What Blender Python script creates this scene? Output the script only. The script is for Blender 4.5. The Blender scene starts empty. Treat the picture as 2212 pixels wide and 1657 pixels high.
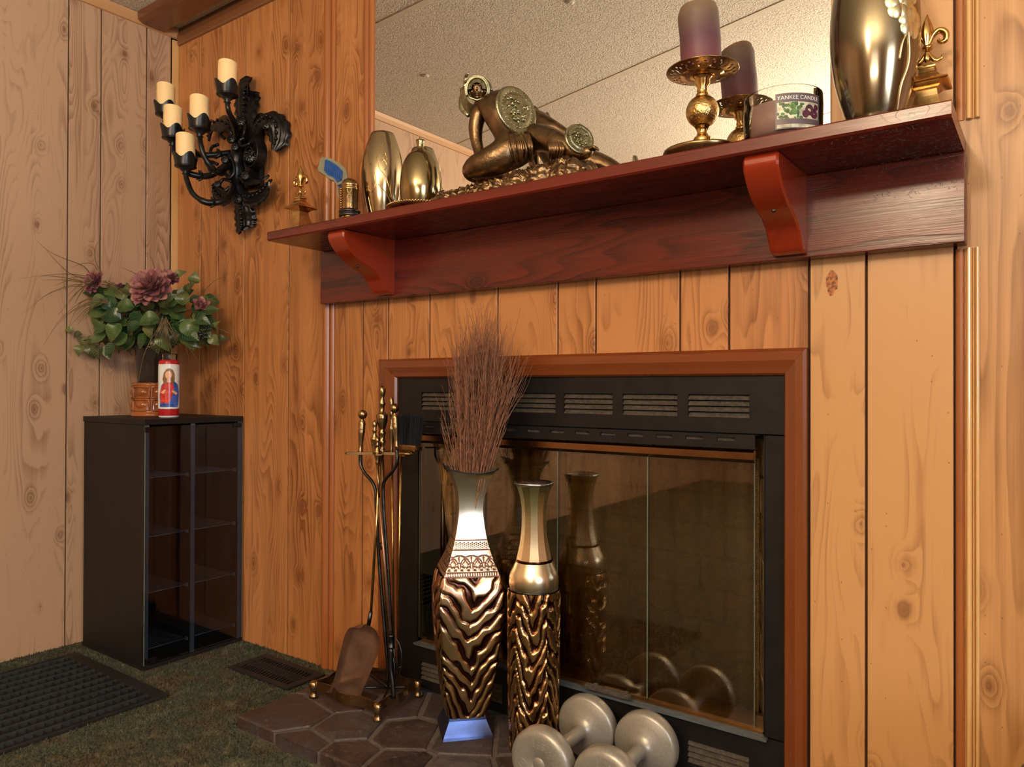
import bpy, bmesh, math, random
from mathutils import Vector, Matrix, noise

rnd = random.Random(7)
PI = math.pi
scene = bpy.context.scene
COL = scene.collection

# ------------------------------------------------------------------ camera
F, YAW, PITCH, ROLL = 1609.99, 0.6259220, 0.00572644, 0.00297983
CX, CY = 1106.0, 828.5
CAM = Vector((2.784, -1.6, 0.904))
FWD = Vector((-math.sin(YAW)*math.cos(PITCH), math.cos(YAW)*math.cos(PITCH), math.sin(PITCH)))
_r = Vector((math.cos(YAW), math.sin(YAW), 0)); _u = _r.cross(FWD)
RIGHT = math.cos(ROLL)*_r + math.sin(ROLL)*_u
UP = -math.sin(ROLL)*_r + math.cos(ROLL)*_u
cd = bpy.data.cameras.new('camera'); cam = bpy.data.objects.new('camera', cd); COL.objects.link(cam)
cd.sensor_width = 36; cd.lens = F/2212*36; cd.clip_start = .02
cam.matrix_world = Matrix((( RIGHT.x, UP.x, -FWD.x, CAM.x), (RIGHT.y, UP.y, -FWD.y, CAM.y),
                           (RIGHT.z, UP.z, -FWD.z, CAM.z), (0, 0, 0, 1)))
scene.camera = cam
scene.cycles.max_bounces = 8; scene.cycles.transparent_max_bounces = 12

# ------------------------------------------------------------------ world, light, exposure
w = bpy.data.worlds.new('world'); scene.world = w; w.use_nodes = True
w.node_tree.nodes['Background'].inputs[0].default_value = (.8, .88, 1, 1)
w.node_tree.nodes['Background'].inputs[1].default_value = .6
vs = scene.view_settings
vs.view_transform = 'Standard'; vs.look = 'None'; vs.gamma = 1; vs.use_curve_mapping = False; vs.exposure = -0.1

def area(name, loc, direction, sx, sy, power, color, spread=PI):
    l = bpy.data.lights.new(name, 'AREA'); l.shape = 'RECTANGLE'; l.size = sx; l.size_y = sy
    l.energy = power; l.color = color; l.spread = spread
    o = bpy.data.objects.new(name, l); COL.objects.link(o); o.location = loc
    o.rotation_euler = Vector(direction).to_track_quat('-Z', 'Y').to_euler()
    return o
area('window_daylight', (5.62, -2.6, 1.35), (-1, 0, 0), 1.5, 1.25, 80, (.78, .89, 1.0))
area('rear_window_daylight', (3.6, -5.42, 1.45), (0, 1, 0), 1.5, 1.0, 16, (.95, .96, 1.0))
def lamp(name, loc, power, color, radius):
    l = bpy.data.lights.new(name, 'POINT'); l.energy = power; l.color = color; l.shadow_soft_size = radius
    o = bpy.data.objects.new(name, l); COL.objects.link(o); o.location = loc
u_ = area('ceiling_fill', (3.0, -3.1, 1.25), (0, 0, 1), .9, .9, 285, (1.0, .83, .62))  # unseen fill light added to brighten the ceiling; no lamp stands here
lamp('ceiling_lamp', (2.25, -3.0, 2.10), 98, (1.0, .76, .50), .13)

# ------------------------------------------------------------------ helpers
def at(px, py, y):
    """world point on the vertical plane at depth y"""
    r = FWD + RIGHT*(px-CX)/F - UP*(py-CY)/F
    return CAM + r*((y-CAM.y)/r.y)

class MB:
    def __init__(s): s.v = []; s.f = []; s.sm = []
    def add(s, vs_, fs, smooth=False):
        b = len(s.v); s.v += [tuple(p) for p in vs_]
        s.f += [tuple(i+b for i in f) for f in fs]; s.sm += [smooth]*len(fs); return s
    def box(s, a, b, rot=None, piv=None):
        (x0, y0, z0), (x1, y1, z1) = a, b
        p = [Vector(q) for q in ((x0,y0,z0),(x1,y0,z0),(x1,y1,z0),(x0,y1,z0),(x0,y0,z1),(x1,y0,z1),(x1,y1,z1),(x0,y1,z1))]
        if rot is not None:
            c = Vector(piv) if piv is not None else sum(p, Vector())/8
            p = [c + rot @ (q-c) for q in p]
        return s.add(p, [(0,3,2,1),(4,5,6,7),(0,1,5,4),(1,2,6,5),(2,3,7,6),(3,0,4,7)])
    def bbox(s, a, b, bev=.003):
        """box with chamfered edges"""
        bm = bmesh.new(); bmesh.ops.create_cube(bm, size=1)
        a = Vector(a); b = Vector(b); c = (a+b)/2; d = b-a
        for v in bm.verts: v.co = Vector((v.co.x*d.x, v.co.y*d.y, v.co.z*d.z)) + c
        bmesh.ops.bevel(bm, geom=bm.edges[:], offset=bev, segments=2, affect='EDGES', profile=.6)
        bm.verts.index_update()
        s.add([v.co.copy() for v in bm.verts], [[v.index for v in f.verts] for f in bm.faces]); bm.free(); return s
    def lathe(s, prof, n=32, c=(0,0,0), mat=None, smooth=True, cap=True, scale=(1,1)):
        vs_ = []; fs = []
        for (r, z) in prof:
            for i in range(n):
                a = 2*PI*i/n; vs_.append(Vector((r*math.cos(a)*scale[0], r*math.sin(a)*scale[1], z)))
        for k in range(len(prof)-1):
            for i in range(n):
                j = (i+1) % n; fs.append((k*n+i, k*n+j, (k+1)*n+j, (k+1)*n+i))
        if mat is not None: vs_ = [mat @ v for v in vs_]
        c = Vector(c); vs_ = [v+c for v in vs_]
        s.add(vs_, fs, smooth)
        if cap:
            b = len(s.v)-len(vs_)
            if prof[0][0] > 1e-5: s.f.append(tuple(b+i for i in reversed(range(n)))); s.sm.append(False)
            if prof[-1][0] > 1e-5: s.f.append(tuple(b+(len(prof)-1)*n+i for i in range(n))); s.sm.append(False)
        return s
    def tube(s, pts, r, n=8, cap=True, flat=1.0):
        pts = [Vector(p) for p in pts]; m = len(pts)
        rr = r if isinstance(r, (list, tuple)) else [r]*m
        if len(rr) != m: rr = [rr[0]+(rr[-1]-rr[0])*i/(m-1) for i in range(m)]
        nrm = None; vs_ = []; fs = []
        for i, p in enumerate(pts):
            t = (pts[min(i+1, m-1)]-pts[max(i-1, 0)]).normalized()
            if nrm is None:
                nrm = t.orthogonal().normalized()
            nrm = (nrm - t*nrm.dot(t)).normalized(); bn = t.cross(nrm)
            for k in range(n):
                a = 2*PI*k/n; vs_.append(p + (nrm*math.cos(a) + bn*math.sin(a)*flat)*rr[i])
        for i in range(m-1):
            for k in range(n):
                j = (k+1) % n; fs.append((i*n+k, i*n+j, (i+1)*n+j, (i+1)*n+k))
        if cap: fs.append(tuple(reversed(range(n)))); fs.append(tuple((m-1)*n+k for k in range(n)))
        return s.add(vs_, fs, True)
    def sphere(s, c, r, n=16, sc=(1,1,1), rot=None):
        prof = [(max(1e-6, math.sin(PI*k/(n//2))), -math.cos(PI*k/(n//2))) for k in range(n//2+1)]
        M = Matrix.Diagonal((r*sc[0], r*sc[1], r*sc[2]))
        if rot is not None: M = rot @ M
        return s.lathe(prof, n, c, M, True, False)
    def prism(s, poly, a, b, f=lambda u, v, w: (u, v, w)):
        """polygon poly (u,v) extruded from w=a to w=b, mapped by f"""
        n = len(poly)
        vs_ = [f(u, v, a) for u, v in poly] + [f(u, v, b) for u, v in poly]
        fs = [tuple(reversed(range(n))), tuple(range(n, 2*n))] + [(i, (i+1) % n, n+(i+1) % n, n+i) for i in range(n)]
        return s.add(vs_, fs)
    def grid(s, nu, nv, fn, smooth=True, wrap=False):
        vs_ = [fn(i, j) for j in range(nv) for i in range(nu)]
        fs = []
        for j in range(nv-1):
            for i in range(nu if wrap else nu-1):
                k = (i+1) % nu; fs.append((j*nu+i, j*nu+k, (j+1)*nu+k, (j+1)*nu+i))
        return s.add(vs_, fs, smooth)
    def build(s, name, mat, parent=None, fix=True):
        me = bpy.data.meshes.new(name); me.from_pydata(s.v, [], s.f); 
        me.polygons.foreach_set('use_smooth', s.sm)
        if fix and len(s.f) < 60000:
            bm = bmesh.new(); bm.from_mesh(me); bmesh.ops.recalc_face_normals(bm, faces=bm.faces); bm.to_mesh(me); bm.free()
        if mat: me.materials.append(mat)
        o = bpy.data.objects.new(name, me); COL.objects.link(o)
        if parent is not None: attach(o, parent)
        return o

def world_of(o):
    M = o.matrix_basis.copy(); p = o.parent
    while p is not None: M = p.matrix_basis @ M; p = p.parent
    return M
def attach(o, parent):
    """geometry is given in world coordinates: keep it there under its parent"""
    o.parent = parent; o.matrix_parent_inverse = Matrix.Identity(4)
    o.matrix_basis = world_of(parent).inverted() @ o.matrix_basis
def thing(name, label, cat, loc, group=None):
    o = bpy.data.objects.new(name, None); o.empty_display_size = .05; COL.objects.link(o); o.location = loc
    tag(o, label, cat, group); return o
def tag(o, label, cat, group=None):
    o['label'] = label; o['category'] = cat
    if group: o['group'] = group
    return o
def struct(o): o['kind'] = 'structure'; return o
def recentre(o, c):
    """put the origin of a mesh (still at the world origin) at c"""
    c = Vector(c); o.data.transform(Matrix.Translation(-c)); o.location = c; return o
def dup(o, parent=None, loc=None, mat=None):
    c = o.copy(); COL.objects.link(c)
    if parent is not None: c.parent = parent
    if loc is not None: c.location = loc
    return c
def catmull(P, n=8):
    P = [Vector(p) for p in P]; out = []
    Q = [2*P[0]-P[1]] + P + [2*P[-1]-P[-2]]
    for i in range(1, len(Q)-2):
        for k in range(n):
            t = k/n; a, b, c, d = Q[i-1:i+3]
            out.append(.5*((2*b)+(c-a)*t+(2*a-5*b+4*c-d)*t*t+(3*b-a-3*c+d)*t**3))
    out.append(P[-1]); return out
def interp(tab, x):
    if x <= tab[0][0]: return tab[0][1]
    for (a, va), (b, vb) in zip(tab, tab[1:]):
        if x <= b:
            t = (x-a)/(b-a); return va+(vb-va)*t
    return tab[-1][1]
def sinterp(tab, x):
    """smooth (catmull) interpolation of a table"""
    n = len(tab)
    if x <= tab[0][0]: return tab[0][1]
    if x >= tab[-1][0]: return tab[-1][1]
    for i in range(n-1):
        if x <= tab[i+1][0]:
            x0, y0 = tab[i]; x1, y1 = tab[i+1]; h = x1-x0; t = (x-x0)/h
            m0 = (y1-tab[i-1][1])/(x1-tab[i-1][0])*h if i > 0 else (y1-y0)
            m1 = (tab[i+2][1]-y0)/(tab[i+2][0]-x0)*h if i < n-2 else (y1-y0)
            return (2*t**3-3*t*t+1)*y0+(t**3-2*t*t+t)*m0+(-2*t**3+3*t*t)*y1+(t**3-t*t)*m1
def smooth_profile(tab, n=40):
    """tab of (z, r) -> list of (r, z)"""
    z0, z1 = tab[0][0], tab[-1][0]
    return [(max(1e-5, sinterp(tab, z0+(z1-z0)*i/n)), z0+(z1-z0)*i/n) for i in range(n+1)]

# ------------------------------------------------------------------ materials
class NT:
    def __init__(s, name):
        s.m = bpy.data.materials.new(name); s.m.use_nodes = True; s.t = s.m.node_tree
        s.b = s.t.nodes['Principled BSDF']; s.o = s.t.nodes['Material Output']
    def n(s, typ, ins=None, **props):
        nd = s.t.nodes.new('ShaderNode'+typ)
        for k, v in props.items(): setattr(nd, k, v)
        for k, v in (ins or {}).items(): s.put(nd.inputs[k], v)
        return nd
    def put(s, sock, v):
        if isinstance(v, bpy.types.NodeSocket): s.t.links.new(v, sock)
        elif isinstance(v, bpy.types.Node): s.t.links.new(v.outputs[0], sock)
        else: sock.default_value = v
    def math(s, op, a, b=0., c=0.):
        return s.n('Math', {0: a, 1: b, 2: c}, operation=op).outputs[0]
    def vec(s, x, y, z=0.): return s.n('CombineXYZ', {0: x, 1: y, 2: z}).outputs[0]
    def noise(s, v, scale, detail=3, rough=.55, dist=0.):
        return s.n('TexNoise', {'Vector': v, 'Scale': scale, 'Detail': detail, 'Roughness': rough, 'Distortion': dist}).outputs['Fac']
    def ramp(s, f, stops):
        nd = s.n('ValToRGB', {0: f}); cr = nd.color_ramp
        while len(cr.elements) < len(stops): cr.elements.new(.5)
        for e, (p, c) in zip(cr.elements, stops): e.position = p; e.color = (*c, 1) if len(c) == 3 else c
        return nd.outputs[0]
    def mix(s, f, a, b, blend='MIX'):
        nd = s.n('Mix', data_type='RGBA', blend_type=blend)
        q = lambda c: (*c, 1)[:4] if isinstance(c, tuple) else c
        s.put(nd.inputs[0], f); s.put(nd.inputs[6], q(a)); s.put(nd.inputs[7], q(b))
        return nd.outputs[2]
    def sstep(s, x, a, b):
        nd = s.n('MapRange', {'Value': x, 'From Min': a, 'From Max': b, 'To Min': 0., 'To Max': 1.}, interpolation_type='SMOOTHSTEP')
        return nd.outputs[0]
    def bump(s, h, strength=.3, dist=.002):
        nd = s.n('Bump', {'Height': h, 'Strength': strength, 'Distance': dist}); s.put(s.b.inputs['Normal'], nd.outputs[0])
    def set(s, color=None, rough=None, metal=None, **kw):
        if color is not None: s.put(s.b.inputs['Base Color'], (*color, 1) if isinstance(color, tuple) and len(color) == 3 else color)
        if rough is not None: s.put(s.b.inputs['Roughness'], rough)
        if metal is not None: s.put(s.b.inputs['Metallic'], metal)
        for k, v in kw.items(): s.put(s.b.inputs[k.replace('_', ' ')], v)
        return s

def plain(name, color, rough=.5, metal=0., vary=.12, scale=30, bump=.0, **kw):
    """colour with a faint mottled variation"""
    t = NT(name); P = t.n('TexCoord').outputs['Object']
    nz = t.noise(P, scale, 4)
    c2 = tuple(max(0, c*(1-vary*2)) for c in color); c3 = tuple(min(1, c*(1+vary)) for c in color)
    t.set(t.ramp(nz, [(.3, c2), (.7, c3)]), None, metal, **kw)
    rn = t.math('MULTIPLY_ADD', nz, .18, rough-.09); t.put(t.b.inputs['Roughness'], rn)
    if bump: t.bump(nz, bump, .001)
    return t.m

def wood(name, light, dark, knot, axis='V', freq=36, contrast=.8, rough=.38, knots=.6, ring_amp=1.0, tone=.26, coat=0., kscale=(8.5, 5.0), fibre=.55, bumpk=.12):
    t = NT(name)
    P = t.n('NewGeometry').outputs['Position']; sp = t.n('SeparateXYZ', {0: P})
    R = t.n('ObjectInfo').outputs['Random']
    x, y, z = sp.outputs
    if axis == 'V': u = t.math('ADD', x, y); v = z
    elif axis == 'H': u = t.math('ADD', z, y); v = x
    else: u = t.math('ADD', z, x); v = y
    u = t.math('MULTIPLY_ADD', R, 17.3, u); v = t.math('MULTIPLY_ADD', R, 9.1, v)
    # knots
    ku, kv = kscale
    vs_ = t.vec(t.math('MULTIPLY', u, ku), t.math('MULTIPLY', v, kv))
    vo = t.n('TexVoronoi', {'Vector': vs_, 'Scale': 1., 'Randomness': 1.}, voronoi_dimensions='2D')
    df = t.n('VectorMath', {0: vs_, 1: vo.outputs['Position']}, operation='SUBTRACT').outputs[0]
    df = t.n('VectorMath', {0: df, 1: (1/ku, .62/kv, 0)}, operation='MULTIPLY').outputs[0]
    wob = t.noise(t.vec(u, v, R), 60, 2)
    dist = t.n('VectorMath', {0: df}, operation='LENGTH').outputs['Value']
    dist = t.math('MULTIPLY_ADD', wob, .006, dist)
    crnd = t.n('SeparateColor', {0: vo.outputs['Color']}).outputs
    has = t.math('LESS_THAN', crnd[0], knots)
    size = t.math('MULTIPLY_ADD', t.math('POWER', crnd[1], 2.), .011, .0045)
    kd = t.math('DIVIDE', dist, size)
    kn = t.math('MULTIPLY', t.math('SUBTRACT', 1., t.sstep(kd, .75, 1.25)), has)
    halo = t.math('MULTIPLY', t.math('POWER', t.math('SUBTRACT', 1., t.sstep(dist, 0., .050)), 2.), has)
    # cathedral grain: contour lines of a long stretched field
    big = t.noise(t.vec(t.math('MULTIPLY', u, 5.5), t.math('MULTIPLY', v, .75), t.math('MULTIPLY', R, 31.)), 1., 2.5, .45, .25)
    med = t.noise(t.vec(t.math('MULTIPLY', u, 22.), t.math('MULTIPLY', v, 4.)), 1., 2, .5)
    ph = t.math('MULTIPLY', big, freq*ring_amp)
    ph = t.math('MULTIPLY_ADD', u, freq*.55, ph)
    ph = t.math('MULTIPLY_ADD', halo, 2.6, ph)
    ph = t.math('MULTIPLY_ADD', med, .7, ph)
    saw = t.math('FRACT', ph)
    ring = t.math('MULTIPLY', t.math('POWER', saw, 1.6), t.math('SUBTRACT', 1., t.sstep(saw, .86, 1.)))
    rmask = t.noise(t.vec(t.math('MULTIPLY', u, 14.), t.math('MULTIPLY', v, 1.6), 4.), 1., 2, .5)
    ring = t.math('MULTIPLY', ring, t.sstep(rmask, .30, .62))
    fib = t.noise(t.vec(t.math('MULTIPLY', u, 300.), t.math('MULTIPLY', v, 5.)), 1., 3, .65)
    strk = t.noise(t.vec(t.math('MULTIPLY', u, 46.), t.math('MULTIPLY', v, .9), R), 1., 3, .6)
    blot = t.noise(t.vec(t.math('MULTIPLY', u, 9.), t.math('MULTIPLY', v, 2.2), R), 1., 3, .6)
    f = t.math('MULTIPLY', ring, contrast)
    f = t.math('ADD', f, t.math('MULTIPLY', t.math('SUBTRACT', fib, .5), fibre))
    f = t.math('ADD', f, t.math('MULTIPLY', t.math('SUBTRACT', blot, .45), .75))
    f = t.math('ADD', f, t.math('MULTIPLY', t.math('SUBTRACT', strk, .5), .9))
    f = t.math('ADD', f, t.math('MULTIPLY', halo, .55))
    f = t.math('ADD', f, t.math('MULTIPLY', t.math('SUBTRACT', R, .5), tone*2))
    c = t.ramp(f, [(.0, light), (.95, dark)])
    krings = t.math('MULTIPLY_ADD', t.math('SINE', t.math('MULTIPLY', kd, 14.)), .3, .6)
    c = t.mix(t.math('MULTIPLY', kn, .62), c, t.mix(krings, knot, tuple(k*1.7 for k in knot)))
    # little specks and scratches
    sv = t.n('TexVoronoi', {'Vector': t.vec(t.math('MULTIPLY', u, 38.), t.math('MULTIPLY', v, 30.)), 'Scale': 1.}, voronoi_dimensions='2D')
    sr = t.n('SeparateColor', {0: sv.outputs['Color']}).outputs
    spk = t.math('MULTIPLY', t.math('LESS_THAN', sv.outputs['Distance'], .05), t.math('LESS_THAN', sr[0], .10))
    c = t.mix(t.math('MULTIPLY', spk, .6), c, knot)
    t.set(c, t.math('MULTIPLY_ADD', fib, .16, rough-.08), 0.)
    if coat: t.set(Coat_Weight=coat, Coat_Roughness=.18)
    t.bump(t.math('SUBTRACT', fib, t.math('MULTIPLY', ring, .6)), bumpk, .0012)
    return t.m

def metal(name, color, rough=.25, dark=None, scale=40, amount=.5, bump=0., bscale=90):
    t = NT(name); P = t.n('TexCoord').outputs['Object']
    nz = t.noise(P, scale, 4, .6)
    dark = dark or tuple(c*.45 for c in color)
    t.set(t.ramp(nz, [(.5-.25*amount-.1, dark), (.5+.15, color)]), None, 1.)
    t.put(t.b.inputs['Roughness'], t.math('MULTIPLY_ADD', t.noise(P, scale*1.7, 3), .10, rough-.05))
    if bump: t.bump(t.noise(P, bscale, 3), bump, .002)
    return t.m

M = {}
M['wall_a'] = wood('paneling_lit_pale', (.49, .32, .205), (.22, .12, .068), (.13, .065, .04))  # same sheet as the orange wall, cool window light put into the colour
M['wall_b'] = wood('paneling_orange', (.51, .22, .075), (.22, .074, .020), (.14, .05, .02))
M['wall_d'] = wood('paneling_honey', (.55, .29, .112), (.26, .112, .036), (.14, .055, .02), freq=18)
M['groove'] = plain('groove_brown', (.055, .022, .010), .7)
M['batten'] = wood('batten_brown', (.34, .115, .032), (.17, .05, .015), (.1, .03, .01), freq=14, knots=0, rough=.32, contrast=.3, coat=.1)
M['batten_light'] = wood('batten_honey_glint', (.72, .45, .19), (.52, .28, .10), (.2, .08, .03), freq=10, knots=0, rough=.15, contrast=.25, coat=.8)  # honey wood, lightened so the bright highlights of the beads sit in the colour
M['frame_wood'] = wood('frame_brown_wood', (.185, .046, .011), (.085, .018, .006), (.1, .03, .01), axis='H', freq=18, knots=0, rough=.25, contrast=.35, coat=.5)
M['frame_wood_v'] = wood('jamb_brown_wood', (.185, .050, .012), (.085, .020, .006), (.1, .03, .01), axis='V', freq=14, knots=0, rough=.25, contrast=.35, coat=.5)
M['mantel'] = wood('mahogany_stain', (.150, .0145, .006), (.040, .004, .003), (.02, .005, .004), axis='H', freq=22, knots=.75, rough=.26, contrast=.75, coat=.2, kscale=(3.6, 1.6), bumpk=.25)
M['bracket'] = wood('bracket_stain', (.27, .026, .006), (.12, .011, .003), (.05, .01, .005), axis='V', freq=12, knots=0, rough=.22, contrast=.4, coat=.4)
M['crown'] = wood('crown_brown', (.20, .078, .030), (.10, .036, .014), (.1, .03, .01), axis='H', freq=16, knots=0, rough=.4, contrast=.3)
M['crown_y'] = wood('crown_pale', (.52, .29, .135), (.33, .165, .07), (.1, .03, .01), axis='Y', freq=16, knots=0, rough=.4, contrast=.3)
M['beam'] = wood('beam_brown', (.17, .055, .021), (.08, .024, .010), (.05, .02, .01), axis='H', freq=16, knots=0, rough=.3, contrast=.4, coat=.3)

def ceiling_mat():
    t = NT('stipple_ceiling'); P = t.n('NewGeometry').outputs['Position']
    n1 = t.noise(P, 190, 3, .7); n2 = t.noise(P, 60, 2)
    v = t.n('TexVoronoi', {'Vector': P, 'Scale': 150.}).outputs['Distance']
    h = t.math('ADD', n1, t.math('MULTIPLY', v, -.6))
    t.set(t.ramp(h, [(.05, (.50, .44, .35)), (.45, (.84, .78, .68)), (.75, (.93, .89, .81))]), .9, 0.)
    t.bump(t.math('ADD', h, t.math('MULTIPLY', n2, .4)), .9, .004)
    return t.m
M['ceiling'] = ceiling_mat()
M['seam'] = plain('ceiling_seam', (.60, .53, .42), .8, vary=.05)
def carpet_mat():
    t = NT('green_carpet'); P = t.n('NewGeometry').outputs['Position']
    a = t.noise(P, 7, 4, .6); b = t.noise(P, 160, 3, .7); c = t.noise(P, 22, 3, .6)
    base = t.ramp(a, [(.30, (.10, .052, .026)), (.42, (.105, .088, .045)), (.55, (.070, .088, .056)), (.72, (.14, .142, .085))])
    base = t.mix(t.sstep(b, .40, .60), t.mix(.8, base, (.012, .016, .008)), base)
    base = t.mix(t.math('MULTIPLY', t.sstep(c, .50, .70), .5), base, (.17, .155, .095))
    t.set(base, .95, 0.); t.bump(t.math('ADD', b, c), .8, .006)
    return t.m
M['carpet'] = carpet_mat()
def stone_mat():
    t = NT('slate_stone'); P = t.n('NewGeometry').outputs['Position']; R = t.n('ObjectInfo').outputs['Random']
    PP = t.n('VectorMath', {0: P, 1: t.vec(R, t.math('MULTIPLY', R, 3.), 0.)}, operation='ADD').outputs[0]
    a = t.noise(PP, 9, 5, .65, .8); b = t.noise(PP, 60, 4, .7)
    c = t.ramp(t.math('MULTIPLY_ADD', t.math('SUBTRACT', R, .5), .35, a), [(.25, (.022, .015, .013)), (.45, (.055, .031, .025)), (.6, (.044, .036, .037)), (.8, (.095, .075, .074))])
    c = t.mix(t.math('MULTIPLY', t.sstep(b, .58, .72), .45), c, (.30, .22, .19))
    t.set(c, t.math('MULTIPLY_ADD', b, .25, .42), 0.); t.bump(t.math('ADD', a, t.math('MULTIPLY', b, .5)), .8, .008)
    return t.m
M['stone'] = stone_mat()
M['mortar'] = plain('hearth_mortar', (.105, .082, .074), .85, vary=.2, scale=70, bump=.6)
M['black_paint'] = plain('fireplace_black', (.0105, .0095, .010), .40, vary=.15, scale=25, bump=.05, Specular_IOR_Level=.3)
M['black_lam'] = plain('black_laminate', (.0125, .011, .0105), .5, vary=.08, scale=12, Specular_IOR_Level=.25)
M['black_edge'] = plain('black_edge_band', (.085, .105, .12), .35, vary=.1)
M['grate_glint'] = plain('grate_slat_glint', (.030, .034, .038), .5)  # greyer than the cross slats: slat highlights painted into the colour
M['black_matte'] = plain('matte_black_metal', (.009, .009, .010), .6, vary=.2, scale=60)
M['louver'] = plain('dusty_louver', (.065, .052, .038), .8, vary=.3, scale=120, bump=.4)
M['void'] = plain('dark_void', (.006, .005, .005), .9)
M['brick'] = plain('fire_brick', (.85, .56, .29), .85, vary=.3, scale=26, bump=.5)
M['brick_joint'] = plain('brick_joint', (.30, .19, .11), .9)
M['brass'] = metal('polished_brass', (.80, .52, .20), .18, (.42, .24, .07), 30, .4)
M['old_brass'] = metal('antique_brass', (.42, .28, .13), .26, (.28, .18, .085), 40, .5)
M['gold_metal'] = metal('gold_metal', (.78, .56, .28), .22, (.50, .32, .12), 60, .4)
M['hammered'] = metal('embossed_brass', (.85, .58, .24), .22, (.30, .17, .05), 120, .9, 1., 170)
M['bronze'] = metal('bronze_resin', (.27, .175, .092), .33, (.07, .04, .022), 34, .9, .5, 120)
M['bronze_green'] = metal('verdigris_bronze', (.46, .46, .30), .28, (.16, .14, .075), 60, .8, .5, 160)
M['bronze_rock'] = metal('bronze_rock', (.34, .22, .115), .38, (.06, .035, .02), 45, .9, 1.0, 70)
M['iron'] = plain('black_iron', (.010, .010, .011), .30, .3, vary=.3, scale=60, bump=.3)
M['dark_iron'] = metal('dark_iron', (.09, .085, .085), .35, (.03, .03, .03), 60, .5)
M['copper_blade'] = plain('worn_copper', (.40, .23, .15), .33, .8, vary=.2, scale=18)
M['bronze_strip'] = metal('bronze_strip', (.34, .185, .085), .24, (.22, .11, .05), 6, .6)
M['brass_rail'] = metal('dull_brass_rail', (.36, .23, .11), .38, (.20, .12, .05), 14, .6)
M['silver_rim'] = metal('silver_rim', (.72, .72, .72), .25)
M['foot_blue'] = metal('blued_steel', (.10, .15, .36), .36, (.05, .06, .14), 12, .7)
M['bead_grey'] = plain('dumbbell_grey', (.33, .31, .275), .36, .45, vary=.06, scale=200, bump=.08)
M['wax_ivory'] = plain('ivory_wax', (.95, .68, .34), .42, vary=.03, scale=8, Subsurface_Weight=.15)
M['blue'] = plain('blue_plastic', (.006, .075, .32), .3, vary=.1)
M['grip_grey'] = plain('grey_green_plastic', (.23, .24, .17), .4, vary=.08)
M['brown_plastic'] = plain('brown_metal', (.12, .06, .035), .35, .6)
M['terracotta'] = plain('brown_glaze', (.34, .105, .03), .16, vary=.2, scale=20)
M['dark_glass'] = plain('dark_glazed_pot', (.022, .017, .015), .10, vary=.1)
M['red'] = plain('red_print', (.42, .012, .018), .2, vary=.06)
M['white'] = plain('white_print', (.74, .78, .80), .25, vary=.03)
M['print_blue'] = plain('blue_print', (.05, .12, .50), .25, vary=.25, scale=60)
M['print_red'] = plain('robe_red_print', (.62, .05, .035), .25, vary=.25, scale=60)
M['skin'] = plain('skin_print', (.72, .42, .26), .25, vary=.06)
M['hair'] = plain('hair_print', (.25, .13, .05), .3, vary=.2)
M['petal'] = plain('mauve_petal', (.42, .16, .17), .55, vary=.35, scale=18)
M['petal_b'] = plain('dusty_rose_petal', (.56, .26, .22), .55, vary=.3, scale=18)
M['stem'] = plain('olive_stem', (.10, .085, .035), .6)
M['blade'] = plain('dry_blade', (.17, .125, .06), .6, vary=.3)
M['berry'] = plain('dark_berry', (.02, .012, .02), .25)
M['twig'] = plain('red_brown_twig', (.36, .165, .095), .7, vary=.3, scale=90)
M['bristle'] = plain('black_bristle', (.010, .010, .012), .7)
M['cobweb'] = plain('grey_cobweb', (.20, .18, .18), .9)
M['dark_wicker'] = plain('dark_brown_leather', (.03, .02, .015), .45)
def leaf_mat(name, c1, c2):
    t = NT(name); uv = t.n('TexCoord').outputs['Object']; R = t.n('ObjectInfo').outputs['Random']
    sp = t.n('SeparateXYZ', {0: uv}); 
    # veins: chevrons from the midrib (leaf lies along local X, width along local Y)
    ph = t.math('SUBTRACT', t.math('MULTIPLY', sp.outputs[0], 380.), t.math('MULTIPLY', t.math('ABSOLUTE', sp.outputs[1]), 330.))
    vein = t.math('SUBTRACT', 1., t.sstep(t.math('ABSOLUTE', t.math('SINE', ph)), 0., .35))
    f = t.math('MULTIPLY_ADD', t.math('SUBTRACT', R, .5), .9, t.noise(uv, 60, 2))
    c = t.ramp(f, [(.2, c1), (.8, c2)])
    c = t.mix(t.math('MULTIPLY', vein, .6), c, tuple(min(1, a*2.3) for a in c2))
    t.set(c, .32, 0.); t.bump(vein, -.5, .0015); return t.m
M['leaf'] = leaf_mat('glossy_leaf', (.008, .040, .016), (.075, .125, .035))
M['leaf_olive'] = leaf_mat('olive_leaf', (.035, .045, .018), (.13, .15, .05))

def glass(name, color, rough=0., ior=1.45, alpha=None):
    t = NT(name); t.set(color, rough, 0., Transmission_Weight=1., IOR=ior); return t.m
def pane_mat(name, tint, refl=.12, rough=.02, ior=1.5):
    """thin pane: transparent tint + mirror-like reflection by fresnel"""
    t = NT(name); tr = t.n('BsdfTransparent', {0: (*tint, 1)}); gl = t.n('BsdfGlossy', {'Color': (1, 1, 1, 1), 'Roughness': rough})
    fr = t.n('Fresnel', {'IOR': ior}); f = t.math('ADD', fr.outputs[0], refl)
    mx = t.n('MixShader', {0: f, 1: tr.outputs[0], 2: gl.outputs[0]})
    t.t.links.new(mx.outputs[0], t.o.inputs[0]); return t.m
M['pane'] = pane_mat('smoked_fire_glass', (.80, .72, .55), .06)
M['cab_pane'] = pane_mat('smoked_cabinet_glass', (.80, .85, .90), .0, .02, 1.4)
M['jar_glass'] = pane_mat('clear_jar_glass', (.97, .96, .95), .0, .01, 1.22)
M['edge_glass'] = plain('glass_edge', (.15, .18, .14), .1, vary=.05)
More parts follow.
